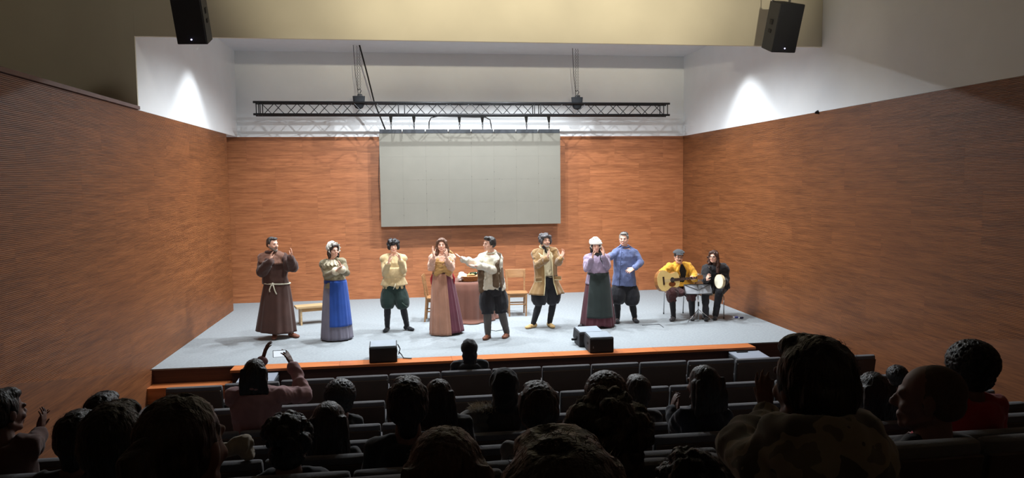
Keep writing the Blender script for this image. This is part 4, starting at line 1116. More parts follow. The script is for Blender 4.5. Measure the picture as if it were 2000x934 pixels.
for sx in (-1, 1): mk('red_bow', G().tube([wst+np.array([sx*.17, -.04, 0]), wst+np.array([sx*.20, -.05, -.08]), wst+np.array([sx*.195, -.05, -.18])], [.014, .02, .010], 8), fab('ribbon_red', (170, 30, 40)), r, smooth=True)
for q in 'ab': F.shoe(r, q, mat('dark_shoe', (38, 34, 36), .6, var=.1), L=.9)

# --- 5. man with the vest, turned to the left
cr = crop(885, 450, 4.061); Y = 12.06
J = joints(cr, Y, dict(head=(286, 108, -.02), neck=(302, 185, .02), sha=(232, 222, .10), shb=(365, 225, .0), ela=(165, 265, -.15), elb=(330, 320, -.12), wra=(85, 232, -.22), wrb=(205, 283, -.28),
    tipa=(15, 188, -.22), tipb=(140, 280, -.30), hipa=(270, 470), hipb=(360, 470), kna=(272, 660, -.04), knb=(385, 650, .0), ana=(276, 838, -.02), anb=(425, 825, .04), toea=(245, 862, -.18), toeb=(395, 865, -.16)))
J = stand(J, Y, 1.0); J['na'] = (.2, -.1, 1); J['nb'] = (0, -.2, 1)
r = root('person', ((J['hipa'][0]+J['hipb'][0])/2, Y, 0), 'man in a brown vest over a loose white shirt, reaching his arms to the left', 'person', PG)
F = Fig(J, -.55, -1.15, .0, sc=1.0, wide=1.0, belly=.01); F.hk = {'a': dict(thumb=-1, curl=.10, spread=.14, thumb_out=1.2), 'b': dict(thumb=-1, curl=.15)}
F.body(r); F.face_parts(r, brow=(40, 32, 28))
hairball(F, r, 'thick', hairmat('hair_dark', (46, 42, 40)), seed=6)
M = fab('shirt_white', (220, 214, 196), var=.05)
g = G(); F.torso(g, .024, -.05, .97); F.sleeves(g, .070, .070, .058, .80, shl=.078)
c0 = at(*cr(320, 462), Y); g.loft([(c0, (.205, 0, 0), (0, .17, 0)), (c0+[0, 0, .10], (.185, 0, 0), (0, .155, 0)), (c0+[0, 0, .22], (.17, 0, 0), (0, .14, 0))], 24)
for q in 'ab': g.cap(J['el'+q]*.2+J['wr'+q]*.8, J['wr'+q], .035, .055, 12)
blend('shirt', g, M, r, .011, 1, disp=.032, dscale=10, dst=(1, 1, .7), seed=9)
g = G().tube([J['neck']+F.R@np.array([.075*math.cos(t), .07*math.sin(t), .03-.02*math.sin(t)]) for t in np.linspace(0, 2*PI, 20)], .018, 8); blend('collar', g, M, r, .01, 1)
M = fab('vest_brown', (96, 76, 56)); X, FF = F.R[:, 0], F.R[:, 1]; g = G()
hp = (J['hipa']+J['hipb'])/2; nb = J['neck']; up = np.array([0, 0, 1.])
for sx in (-1, 1):
    for off, w2 in ((.125, .05), (.152, .048)):
        pts = [nb+X*sx*off*.9+up*-.02-FF*.0, nb+X*sx*off+FF*.10+up*-.14, nb+X*sx*off+FF*.135+up*-.32, hp+X*sx*off*.95+FF*(.145)+up*(.10 if sx < 0 else .0)]
        for u, v in zip(pts[:-1], pts[1:]): g.cap(u, v, w2, w2, 12, .38, FF)
    pts = [nb+X*sx*.165+up*-.20, hp+X*sx*.168+up*.10]
    g.cap(pts[0], pts[1], .075, .085, 14, .4, X)
g.cap(nb-FF*.08+up*-.10, hp-FF*.09+up*.10, .15, .155, 16, .38, FF)
blend('vest', g, M, r, .010, 2, disp=.012, dscale=10, seed=11)
F.breeches(r, fab('breeches_black', (24, 24, 30)), bag=.03, kneeup=.0, hem=.045, disp=.02)
for q in 'ab':
    F.stocking(r, q, fab('stocking_grey', (84, 80, 78), bscale=300, bump=.8), r=.012)
    F.shoe(r, q, mat('clog_brown', (124, 74, 50), .45, var=.12), h=.02, L=1.0, sole=mat('clog_sole', (84, 50, 34), .6), heel=.02)

# --- 6. man in the tan coat
cr = crop(1010, 445, 4.345); Y = 12.78
J = joints(cr, Y, dict(head=(240, 108, -.03), neck=(232, 180, .02), sha=(158, 222, .05), shb=(310, 205, .0), ela=(175, 315, -.10), elb=(345, 298, -.08), wra=(255, 262, -.32), wrb=(372, 262, -.28),
    tipa=(272, 178, -.36), tipb=(398, 196, -.32), hipa=(195, 470), hipb=(300, 470), kna=(185, 650, -.05), knb=(305, 640, 0), ana=(138, 830, .0), anb=(276, 830, .03), toea=(70, 860, -.10), toeb=(310, 850, -.14)))
J = stand(J, Y, 1.0); J['na'] = (1, -.2, 0); J['nb'] = (-.9, -.5, .2)
r = root('person', ((J['hipa'][0]+J['hipb'][0])/2, Y, 0), 'bearded man with a grey wavy wig in a long tan coat, clapping', 'person', PG)
F = Fig(J, .15, .25, .02, sc=1.01); F.hk = {'a': dict(thumb=1, curl=.08), 'b': dict(thumb=-1, curl=.15, spread=.15, thumb_out=1.0)}
F.body(r); F.face_parts(r, beard=(176, 164, 152), moust=(150, 132, 120), brow=(40, 36, 34))
hairball(F, r, 'wig', hairmat('wig_grey', (74, 70, 72)), disp=.02, seed=8)
X, FF = F.R[:, 0], F.R[:, 1]; nb = J['neck']; hp = (J['hipa']+J['hipb'])/2
g = G(); F.torso(g, .008, .08, .97)
blend('shirt', g, fab('shirt_offwhite', (204, 192, 160)), r, .010, 2, disp=.02, dscale=10, seed=3)
M = fab('coat_tan', (142, 110, 66), sheen=.4); MP = fab('coat_piping', (210, 196, 154), var=.04)
g = G(); F.sleeves(g, .070, .064, .054, .92, shl=.080)
z0 = at(*cr(250, 562), Y)[2]; z1 = nb[2]
def coat_shell(par, name, X, FF, nb, hp, zb, m, gap0=.30, gap1=.42, flare=.06, grow=.05, sc=1.0):
    """open-fronted coat body: a thick sheet around the torso with an opening at the front"""
    n = 70; rows = 24; T = np.linspace(0, 1, rows+1)
    prof = [(0, .085, .085), (.06, .150, .105), (.16, .196, .125), (.30, .200, .148), (.55, .185, .150), (.75, .205, .162), (1.0, .225+flare, .175+flare*.6)]
    def rad(t):
        for (t0, a0, b0), (t1, a1, b1) in zip(prof[:-1], prof[1:]):
            if t <= t1: f = (t-t0)/(t1-t0); return a0+(a1-a0)*f, b0+(b1-b0)*f
        return prof[-1][1:]
    def ring(t, off):
        a_, b_ = rad(t); gp = gap0+(gap1-gap0)*abs(t-.3)
        c = nb*(1-min(1, t*1.3))+np.array([hp[0], hp[1], nb[2]])*min(1, t*1.3); c = np.array([c[0], c[1], nb[2]+.01+(zb-nb[2])*t])
        out = []
        for th in np.linspace(PI/2+gp, PI/2+2*PI-gp, n):
            w = .010*math.sin(7*th+1)*t+.006*math.sin(15*th)*t
            out.append(c+X*(a_*sc+off+w)*math.cos(th)+FF*(b_*sc+off+w)*math.sin(th))
        return out
    O = [ring(t, 0) for t in T]; I = [ring(t, -.012) for t in reversed(T)]; strip = O+I; g = G(); nr = len(strip)
    for rg in strip: g.v.extend([tuple(p) for p in rg])
    for i in range(nr):
        for j in range(n-1): g.f.append((i*n+j, i*n+j+1, ((i+1) % nr)*n+j+1, ((i+1) % nr)*n+j))
    for j in (0, n-1):
        for i in range(rows): g.f.append((i*n+j, (i+1)*n+j, (nr-2-i)*n+j, (nr-1-i)*n+j))
    o = mk(name, g, m, par, smooth=True)
    return o, O
co, O = coat_shell(r, 'coat', X, FF, nb, hp, z0, M, .34, .40, flare=.075, sc=1.12)
blend('coat_sleeves', g, M, r, .010, 2, disp=.024, dscale=11, seed=12)
for j in (0, -1): mk('front_piping', G().tube([O[i][j]+FF*.006 for i in range(0, len(O))], .009, 6), MP, co, smooth=True)
for sx, u, v in ((-1, 182, 440), (1, 345, 425)):
    p = at(*cr(u, v), Y-.20 if sx < 0 else Y-.14); mk('pocket_flap', G().box(p, (.062, .012, .030), yaw_R(-.3*sx)), M, co, bevel=.006)
    mk('flap_piping', G().box(p-[0, .008, .034], (.064, .008, .006), yaw_R(-.3*sx)), MP, co)
mk('neckcloth', G().tube([nb+np.array([-.05, -.07, .05]), nb+np.array([0, -.11, .0]), nb+np.array([.01, -.13, -.06])], [.02, .024, .014], 8), fab('black_scarf', (24, 22, 24)), r, smooth=True)
g = G().tube([nb+F.R@np.array([.08*math.cos(t), .075*math.sin(t), .035-.03*math.sin(t)]) for t in np.linspace(0, 2*PI, 20)], .020, 8); blend('shirt_collar', g, MP, r, .009, 1)
mk('belt_cord', G().loft([(at(*cr(268, 406), Y+.0), X*.165, FF*.150), (at(*cr(268, 402), Y), X*.165, FF*.150)], 28), fab('black_scarf', (24, 22, 24)), r)
F.breeches(r, fab('breeches_black', (24, 24, 30)), bag=.035, kneeup=.05, disp=.03)
for q in 'ab':
    F.stocking(r, q, fab('stocking_black', (22, 23, 28)))
    F.shoe(r, q, mat('suede_yellow', (206, 172, 116), .8, var=.08), h=.015)

# --- 7. woman in white cap and dark green apron
cr = crop(1120, 445, 4.447); Y = 12.67
J = joints(cr, Y, dict(head=(192, 155, -.04), neck=(200, 228, .0), sha=(128, 268, .02), shb=(278, 262, .02), ela=(118, 350, -.12), elb=(288, 335, -.12), wra=(165, 260, -.30), wrb=(262, 240, -.32),
    tipa=(178, 180, -.34), tipb=(262, 162, -.36), hipa=(170, 520), hipb=(268, 520), kna=(165, 690, -.04), knb=(280, 690, -.04), ana=(110, 855, 0), anb=(280, 855, 0), toea=(52, 878, -.04), toeb=(300, 870, -.16)))
J = stand(J, Y, .95); J['na'] = (1, -.5, 0); J['nb'] = (-1, -.3, 0)
r = root('person', ((J['hipa'][0]+J['hipb'][0])/2, Y, 0), 'woman in a white cap, lilac blouse and long dark green apron, clapping', 'person', PG)
F = Fig(J, 0., .02, .05, sc=.95, wide=1.1, belly=.03); F.hk = {'a': dict(thumb=1, curl=.15), 'b': dict(thumb=-1, curl=.20)}
F.body(r); F.face_parts(r, brow=(20, 16, 16))
hairball(F, r, 'longdark', hairmat('hair_black', (28, 26, 28)), seed=9)
b = bonnet(r, F, fab('bonnet_white', (232, 230, 220), var=.04), name='cap')
c = J['head']; P = lambda x, y, z: c+F.HR@(np.array([x, y, z])*F.hs)
g = G().ell(P(0, .035, .075), (.098, .07, .050), F.HR)
for i in range(9):
    a = PI*(i+.5)/9; g.ell(P(.098*math.cos(a), .030+.065*math.sin(a), .048), (.022, .022, .022))
blend('cap_frill', g, fab('bonnet_white', (232, 230, 220)), b, .008, 2)
g = G(); F.torso(g, .025, .10, .96); F.sleeves(g, .074, .072, .048, .88, shl=.082, puff=.082)
blend('blouse', g, fab('blouse_lilac', (150, 134, 156)), r, .010, 1, disp=.026, dscale=12, dst=(1, 1, .6), seed=13)
g = G().ell(J['neck']+[0, -.05, -.03], (.075, .06, .06)); blend('undershirt', g, fab('black_scarf', (24, 22, 24)), r, .009, 1)
mk('green_strap', G().tube([J['neck']+np.array([.06, -.07, .03]), J['neck']+np.array([.055, -.14, -.08]), J['neck']+np.array([.09, -.165, -.18])], [.018, .03, .012], 8), fab('apron_green', (36, 46, 44)), r, smooth=True)
wst = at(*cr(214, 395), Y); hem = at(*cr(213, 865), Y)
skirt(r, 'skirt', wst, (hem[0], Y+.02, .03), .185, .15, .325, .27, fab('skirt_maroon', (84, 40, 50)), 0, 17, .012, seed=3., hemfn=lambda a: .02*math.sin(5*a))
skirt(r, 'underblouse_hem', wst, (hem[0], Y+.02, .03), .185, .15, .325, .27, fab('blouse_lilac', (150, 134, 156)), 0, 17, .012, t0=0, t1=.2, out=.010, seed=3., n=100, rows=8)
skirt(r, 'apron', wst+[0, 0, .01], (hem[0], Y+.02, .03), .185, .15, .30, .27, fab('apron_green', (36, 46, 44)), 0, 9, .006, th=(.62, 2.52), t0=0, t1=.83, out=.022, n=60, seed=1.)
mk('waistband', G().loft([(wst+[0, 0, -.02], (.200, 0, 0), (0, .168, 0)), (wst+[0, 0, .02], (.197, 0, 0), (0, .165, 0))], 32), fab('apron_green', (36, 46, 44)), r, smooth='auto')
for q in 'ab': F.shoe(r, q, mat('dark_shoe', (38, 34, 36), .6, var=.1), L=.9)

# --- 8. man in blue tunic
Y = 12.98
J = joints(cr, Y, dict(head=(437, 98, -.04), neck=(445, 172, .02), sha=(372, 215, -.02), shb=(530, 222, .04), ela=(322, 250, -.06), elb=(585, 300, -.04), wra=(285, 262, -.16), wrb=(528, 352, -.24),
    tipa=(262, 285, -.18), tipb=(478, 375, -.28), hipa=(392, 500), hipb=(495, 500), kna=(380, 660, -.05), knb=(512, 670, -.05), ana=(383, 835, 0), anb=(532, 840, 0), toea=(380, 862, -.18), toeb=(556, 872, -.18)))
J = stand(J, Y, 1.03); J['na'] = (0, -.5, -1); J['nb'] = (0, .7, -.6)
r = root('person', ((J['hipa'][0]+J['hipb'][0])/2, Y, 0), 'grey-haired man in a black skullcap, blue buttoned tunic and black breeches', 'person', PG)
F = Fig(J, -.1, -.45, .0, sc=1.02, wide=1.05); F.hk = {'a': dict(thumb=1, curl=.2), 'b': dict(thumb=-1, curl=.30)}
F.body(r); F.face_parts(r, brow=(110, 100, 92))
hairball(F, r, 'short', hairmat('hair_grey', (132, 128, 122)), seed=10)
c = J['head']; k = F.hs; P = lambda x, y, z: c+F.HR@(np.array([x, y, z])*k)
blend('skullcap', G().ell(P(0, -.045, .082), (.078*k, .080*k, .052*k), F.HR), fab('black_felt', (26, 25, 28)), r, .008, 2)
M = fab('tunic_blue', (98, 110, 150)); g = G(); F.torso(g, .030, -.10, .97); F.sleeves(g, .072, .064, .050, .90, shl=.075)
c0 = at(*cr(440, 498), Y); g.loft([(c0, F.R[:, 0]*.225, F.R[:, 1]*.17), (c0+[0, 0, .25], F.R[:, 0]*.190, F.R[:, 1]*.15), (c0+[0, 0, .45], F.R[:, 0]*.19, F.R[:, 1]*.145)], 24, 2.3)
t_ = blend('tunic', g, M, r, .010, 2, disp=.020, dscale=9, dst=(1, 1, .6), seed=15)
g = G().tube([J['neck']+F.R@np.array([.078*math.cos(t), .072*math.sin(t), .03-.02*math.sin(t)]) for t in np.linspace(0, 2*PI, 20)], .018, 8); blend('collar', g, M, r, .009, 1)
for i in range(6):
    p = at(*cr(425-3*i, 215+46*i), Y-.165-.01*(i < 3)); mk('button', G().cap(p, p+[0, .01, 0], .009), fab('button_blue', (60, 72, 110)), t_, smooth=True)
mk('placket', G().tube([at(*cr(418-3.2*i, 190+52*i), Y-.150-.012*math.sin(i/6*PI)) for i in range(7)], .006, 5), fab('button_blue', (60, 72, 110)), t_, smooth=True)
for sx, q in ((-1, 'a'), (1, 'b')): mk('shoulder_strap', G().cap(J['sh'+q]+[sx*.0, -.01, .078], J['sh'+q]*.5+J['neck']*.5+[0, -.01, .085], .022, .018, 8, .4, (0, 0, 1)), M, t_, smooth=True)
F.breeches(r, fab('breeches_black', (24, 24, 30)), bag=.04, kneeup=.02, disp=.022)
for q in 'ab':
    F.stocking(r, q, fab('stocking_black', (22, 23, 28)))
    F.shoe(r, q, fab('slipper_black', (28, 29, 34)), h=.02)

# --- 9. guitarist
cr = crop(1270, 475, 5.494); Y = 13.12
J = joints(cr, Y, dict(head=(306, 150, -.02), neck=(312, 222, .10), sha=(212, 255, .12), shb=(412, 255, .12), ela=(120, 330, -.05), elb=(470, 345, -.02), wra=(150, 372, -.36), wrb=(478, 388, -.30),
    tipa=(200, 405, -.44), tipb=(440, 385, -.38), hipa=(265, 490, .25), hipb=(365, 490, .25), kna=(232, 520, -.12), knb=(440, 520, -.10), ana=(250, 795, -.14), anb=(447, 790, -.14), toea=(205, 820, -.36), toeb=(455, 830, -.40)))
for q in 'ab':
    J['an'+q][2] = .085; J['toe'+q][2] = .03; J['kn'+q][2] = .50; J['hip'+q][2] = .56
J['na'] = (.3, 1, -.2); J['nb'] = (0, .4, 1)
r = root('person', (5.08, 13.2, 0), 'seated man with a grey flat cap and mustard yellow jacket, playing the guitar', 'person', 'seated musicians')
F = Fig(J, .05, -.15, .08, sc=.98, wide=1.1, belly=.04); F.hk = {'a': dict(thumb=1, curl=.5), 'b': dict(thumb=-1, curl=.8)}
F.body(r); F.face_parts(r, glasses=True, moust=(96, 78, 70), brow=(60, 50, 44))
hairball(F, r, 'short', hairmat('hair_dark', (46, 42, 40)), seed=12)
c = J['head']; k = F.hs; P = lambda x, y, z: c+F.HR@(np.array([x, y, z])*k)
g = G().ell(P(0, -.01, .090), (.112*k, .118*k, .040*k), F.HR).ell(P(0, -.02, .112), (.09*k, .10*k, .035*k), F.HR).ell(P(0, .095, .068), (.075*k, .048*k, .012*k), F.HR)
blend('flat_cap', g, fab('cap_grey', (62, 64, 66)), r, .008, 2, disp=.008)
X, FF = F.R[:, 0], F.R[:, 1]; nb = J['neck']; hp = (J['hipa']+J['hipb'])/2
g = G(); F.torso(g, .004, .1, 1.0); blend('black_top', g, fab('black_scarf', (24, 22, 24)), r, .010, 2)
M = fab('jacket_yellow', (220, 162, 48)); co, O = coat_shell(r, 'jacket', X, FF, nb, hp, .60, M, .50, -.45, flare=.03, sc=1.12)
g = G(); F.sleeves(g, .074, .070, .054, .90, shl=.080); blend('jacket_sleeves', g, M, r, .010, 2, disp=.030, dscale=11, seed=17)
for j in (0, -1): mk('lapel', G().tube([O[i][j]+FF*.008 for i in range(1, 13)], [.012+.022*math.sin(i/11*PI) for i in range(12)], 8), M, co, smooth=True)
g = G(); F.torso(g, .02, -.14, .15)
for q in 'ab':
    g.cap(J['hip'+q], J['kn'+q], .115, .105, 16); g.cap(J['kn'+q], J['kn'+q]+[0, -.0, -.09], .105, .085, 14)
g.ell((J['kna']+J['knb'])/2+[0, .15, -.0], (.12, .16, .07))
blend('breeches', g, fab('breeches_maroon', (68, 36, 36)), r, .011, 2, disp=.030, dscale=11, seed=18)
for q in 'ab':
    F.stocking(r, q, fab('stocking_black', (22, 23, 28))); F.shoe(r, q, fab('shoe_grey', (66, 64, 66)), h=.02)

# --- 10. tambourine player
Y = 12.98
J = joints(cr, Y, dict(head=(680, 145, -.0), neck=(705, 225, .10), sha=(612, 272, .08), shb=(775, 262, .14), ela=(592, 375, -.02), elb=(805, 400, .04), wra=(600, 400, -.20), wrb=(770, 430, -.24),
    tipa=(625, 345, -.28), tipb=(745, 452, -.30), hipa=(665, 500, .20), hipb=(765, 500, .20), kna=(590, 520, -.08), knb=(740, 530, -.12), ana=(598, 800, -.12), anb=(700, 790, -.06), toea=(600, 835, -.28), toeb=(690, 825, -.20)))
for q in 'ab':
    J['an'+q][2] = .085; J['toe'+q][2] = .03; J['kn'+q][2] = .51; J['hip'+q][2] = .56
J['na'] = (.9, -.2, .3); J['nb'] = (-.2, -.8, .2)
r = root('person', (5.62, 13.1, 0), 'seated woman with glasses, long brown hair and black clothes, holding the tambourine', 'person', 'seated musicians')
F = Fig(J, -.25, -.75, .03, sc=.95, wide=1.05); F.hk = {'a': dict(thumb=-1, curl=.25, spread=.16), 'b': dict(thumb=1, curl=.5)}
F.body(r); F.face_parts(r, glasses=True, brow=(50, 34, 28))
hairball(F, r, 'long', hairmat('hair_longbrown', (72, 48, 38)), disp=.016, seed=14, vox=.008)
g = G(); F.torso(g, .05, -.12, .99, wk=1.12); F.sleeves(g, .095, .085, .055, .85, shl=.09)
g.cap(J['shb']+[0, .03, -.05], J['hipb']+[.03, .10, .0], .13, .14); g.cap(J['sha']+[0, .03, -.1], J['hipa']+[0, .05, .02], .11, .12)
blend('black_coat', g, fab('coat_black', (27, 25, 28)), r, .012, 2, disp=.030, dscale=8, seed=19)
M = fab('trousers_black', (28, 28, 34)); g = G(); F.torso(g, .015, -.14, .15)
for q in 'ab':
    g.cap(J['hip'+q], J['kn'+q], .098, .074, 16); g.cap(J['kn'+q], J['an'+q]+[0, 0, .0], .074, .052, 14)
blend('trousers', g, M, r, .011, 2, disp=.014, dscale=12, seed=20)
for q in 'ab': F.shoe(r, q, fab('boot_black', (20, 20, 23)), h=.13, L=.95, name='boot')
mk('brooch', G().ell(at(*cr(632, 259), Y-.10), (.012, .008, .012)), M_chrome, r, smooth=True)
# ------------------------------------------------------------------ the audience, seen from behind
M_audskin = mat('skin_audience', (104, 72, 60), .6, var=.07, vscale=14)
M_jeans = fab('jeans_dark', (34, 36, 46))
H_BLACK = hairmat('hair_black_aud', (26, 23, 22), 90)
H_BROWN = hairmat('hair_brown_aud', (58, 40, 30), 90)
H_DARKB = hairmat('hair_darkbrown_aud', (40, 30, 25), 90)
HW = dict(short=.170, thick=.178, afro=.240, long=.200, mop=.225, bald=.160, hood=.215, braids=.215, pony=.185, bun=.185)
def strands(par, c, R, rad, m, n=500, L=.03, seed=1, zlo=-.4):
    rr = random.Random(seed); g = G()
    for i in range(n):
        z = rr.uniform(zlo, 1); a = rr.uniform(0, 2*PI); q = math.sqrt(max(0, 1-z*z))
        nrm = np.array([q*math.cos(a), q*math.sin(a), z]); p = c+R@(nrm*rad)*.97
        tg = unit(np.cross(nrm, [rr.gauss(0, 1), rr.gauss(0, 1), rr.gauss(0, 1)])); d = unit(R@(nrm*.45+tg*.9)); u, v = perp(d)
        e = unit(d+np.array([rr.gauss(0, .6), rr.gauss(0, .6), rr.gauss(-.2, .5)]))
        l = L*rr.uniform(.4, 1); w_ = .00035
        g.loft([(p, u*w_, v*w_), (p+d*l*.5, u*w_, v*w_), (p+d*l*.5+e*l*.5, u*w_*.3, v*w_*.3)], 3)
    o = mk('loose_hair', g, m, par); o['kind'] = 'stuff'; return o
def aud_hair(F, par, kind, m, vox, seed):
    c = F.J['head']; R = F.HR; k = F.hs; rr = random.Random(seed)
    P = lambda x, y, z: c+R@(np.array([x, y, z])*k)
    g = G(); E_ = lambda x, y, z, a, b, d_: g.ell(P(x, y, z), (a*k, b*k, d_*k), R, 20, 14)
    disp, ds, fz = .008, 40, 0
    E_(0, -.026, .042, .082, .094, .084)
    if kind in ('short', 'thick'):
        t = .002 if kind == 'short' else .008
        E_(0, -.045, .0, .078+t, .070+t, .075)
        for sx in (-1, 1): E_(sx*(.064+t), -.020, .028, .016, .052, .058)
        E_(0, .030, .090, .062, .05, .030); g.cap(P(0, -.075, -.03), P(0, -.070, -.085), .050*k, .040*k); fz = 500
    if kind == 'afro':
        E_(0, -.030, .045, .118, .122, .112); E_(0, -.05, -.03, .095, .075, .07); disp, ds, fz = .012, 60, 1600
    if kind == 'mop':
        for i in range(60):
            z = rr.uniform(-.5, 1); a = rr.uniform(0, 2*PI); q = math.sqrt(1-z*z)
            x, y, zz = .092*q*math.cos(a), -.03+.095*q*math.sin(a), .035+.090*z
            if y > .05 and zz < .06: continue
            rr_ = rr.uniform(.018, .030); E_(x, y, zz, rr_, rr_, rr_)
        E_(0, -.06, -.04, .08, .06, .06); disp, ds, fz = .012, 45, 1000
    if kind == 'bald':
        g = G(); E_(0, -.026, .034, .0775, .0935, .0845); E_(0, -.05, -.01, .0765, .067, .06); disp = .0015
        for sx in (-1, 1): E_(sx*.066, -.025, .01, .013, .045, .045)
    if kind == 'hood':
        E_(0, -.03, .035, .098, .108, .105); E_(0, -.045, -.06, .090, .085, .09); g.cap(P(0, -.03, -.10), P(0, -.02, -.17), .085*k, .095*k); disp, ds = .012, 14
    if kind in ('long', 'braids'):
        E_(0, -.04, .0, .092, .088, .10)
        for sx in (-1, 0, 1): g.cap(P(sx*.06, -.05, .02), P(sx*.058, -.055, -.20), .045*k, .045*k)
        g.cap(P(0, -.045, -.02), P(0, -.05, -.18), .068*k, .062*k)
        for i in range(14):
            x = -.085+.17*i/13; g.tube([P(x*1.0, -.085+.3*x*x, .06), P(x*1.12, -.10, -.05), P(x*1.15+.01*math.sin(i), -.09, -.14), P(x*1.1, -.085, -.22)], [.012*k, .016*k, .014*k, .009*k], 8)
        disp, ds, fz = .008, 30, 500
    if kind in ('pony', 'bun'):
        E_(0, -.04, .0, .080, .078, .08)
        if kind == 'pony':
            g.tube([P(0, -.115, .05), P(0, -.150, .03), P(0.01, -.155, -.06), P(.02, -.13, -.16), P(.02, -.12, -.24)], [.022*k, .034*k, .036*k, .028*k, .012*k], 12)
        else: E_(0, -.10, .10, .038, .036, .034)
        fz = 220
    o = blend('hood' if kind == 'hood' else 'hair', g, m, par, vox, 2 if kind in ('hood', 'bald') else 1, disp=disp, dscale=ds, dst=(1, 1, .35) if kind not in ('afro', 'mop', 'hood') else (1, 1, 1), seed=seed)
    if fz:
        rad = (np.array([.118, .122, .112]) if kind == 'afro' else np.array([.108, .115, .108]) if kind == 'mop' else np.array([.088, .097, .088]))*k
        strands(o, P(0, -.028, .043), R, rad, m, fz, .030 if kind in ('afro', 'mop') else .018, seed)
    return o
AG = 'spectators in the raked seats'
def spectator(lab, px, top, wpx, row, kind, hm, shirt, dy=0., turn=0., tilt=0., nod=0., arms=None, collar=None, wide=1.0, hood=None, zoff=0., name='person', skin=None, hw=None):
    Yh = ROWY[row]+.24+dy
    p = at(px, top, Yh); dep = p[0]*_fw[0]+p[1]*_fw[1]+(p[2]-CAMH)*_fw[2]
    hs = min(1.22, max(.80, wpx*dep/FPX/(hw or HW[kind]))); tk = dict(afro=.160, mop=.148, hood=.142, bun=.130).get(kind, .130)
    hc = p-np.array([0, 0, tk*hs])
    fl = ROWZ[row]; hipz = fl+.53; nz = hc[2]-.138*hs
    sc = min(1.12, max(.62, (nz-hipz)/.50)); x = hc[0]; y0 = ROWY[row]+.20+dy*.5
    if nz-hipz > .56: hipz = nz-.56
    sc2 = max(sc, .8)
    J = dict(head=hc, neck=(x, hc[1]-.035, nz), sha=(x-.175*sc2*wide, hc[1]-.03, nz-.045), shb=(x+.175*sc2*wide, hc[1]-.03, nz-.045),
             hipa=(x-.09, y0, hipz), hipb=(x+.09, y0, hipz), kna=(x-.12, y0+.38, fl+.50), knb=(x+.12, y0+.38, fl+.50), ana=(x-.12, y0+.36, fl+.085), anb=(x+.12, y0+.36, fl+.085), toea=(x-.13, y0+.52, fl+.03), toeb=(x+.13, y0+.52, fl+.03), floor=(0, 0, fl))
    J['ela'] = (x-.22*sc2*wide, hc[1]-.0, nz-.32*sc2); J['elb'] = (x+.22*sc2*wide, hc[1]-.0, nz-.32*sc2)
    J['wra'] = (x-.12, hc[1]+.22, nz-.36*sc2); J['wrb'] = (x+.12, hc[1]+.22, nz-.36*sc2)
    J['tipa'] = (x-.06, hc[1]+.36, nz-.38*sc2); J['tipb'] = (x+.06, hc[1]+.36, nz-.38*sc2); J['na'] = J['nb'] = (0, 0, -1)
    if arms:
        for k_, v in arms.items(): J[k_] = at(v[0], v[1], Yh+v[2]) if k_[0] != 'n' else v
    r = root(name, (x, y0, fl), lab, 'person', AG)
    F = Fig(J, PI, PI-turn, nod, tilt, sc=max(.75, min(1.05, sc)), wide=wide, root_=r); F.hs = hs
    F.hk = {'a': dict(thumb=1, curl=.3), 'b': dict(thumb=-1, curl=.3)}
    near = row >= 5
    F.body(r, vox=.0065 if arms else .009 if near else .011, skin=skin or M_audskin)
    if abs(turn) > .5:
        c = F.J['head']; R_ = F.HR; k = hs
    ho = aud_hair(F, r, kind, hm, .007 if near else .009, int(px) % 97)
    g = G(); F.torso(g, .028, -.05, .97, wk=1.05); F.sleeves(g, .072, .064, .048, .92, shl=.076)
    if hood:
        nb = F.J['neck']; g.tube([nb+np.array([.105*math.cos(t), .10*math.sin(t)-.01, .045-.02*math.sin(t)]) for t in np.linspace(0, 2*PI, 24)], .038, 10); g.tube([nb+np.array([.13*math.cos(t), .12*math.sin(t)-.02, .0]) for t in np.linspace(0, 2*PI, 24)], .04, 10); g.cap(nb+np.array([-.07, -.09, -.02]), nb+np.array([.07, -.09, -.02]), .075, .075, 14); g.cap(nb+np.array([-.09, .02, .0]), nb+np.array([-.05, -.09, .03]), .055, .06); g.cap(nb+np.array([.09, .02, .0]), nb+np.array([.05, -.09, .03]), .055, .06); g.ell(nb+np.array([0, -.11, -.12]), (.11, .06, .11))
    s = blend('hoodie' if hood else 'top', g, shirt, r, .012, 2, disp=.030, dscale=8, dst=(1, 1, .7), seed=int(px) % 31)
    if collar:
        nb = F.J['neck']; g = G().tube([nb+np.array([.078*math.cos(t), .072*math.sin(t)-.0, .028+.015*math.sin(t)*-1]) for t in np.linspace(0, 2*PI, 20)], .022, 8)
        blend('collar', g, collar, r, .010, 1, disp=.01)
    g = G(); F.torso(g, .018, -.14, .12)
    for q in 'ab': g.cap(F.J['hip'+q], F.J['kn'+q], .095, .072, 14); g.cap(F.J['kn'+q], F.J['an'+q]+[0, 0, .02], .072, .055, 12)
    blend('trousers', g, M_jeans, r, .016, 2, disp=.01)
    for q in 'ab': F.shoe(r, q, M_rubber, h=.03)
    return r, F
T = lambda n, c, **k: fab('aud_'+n, c, **k)
bk = T('black', (26, 26, 30)); nv = T('navy', (30, 33, 46)); gy = T('grey', (96, 92, 90)); dk = T('dark', (40, 36, 36))
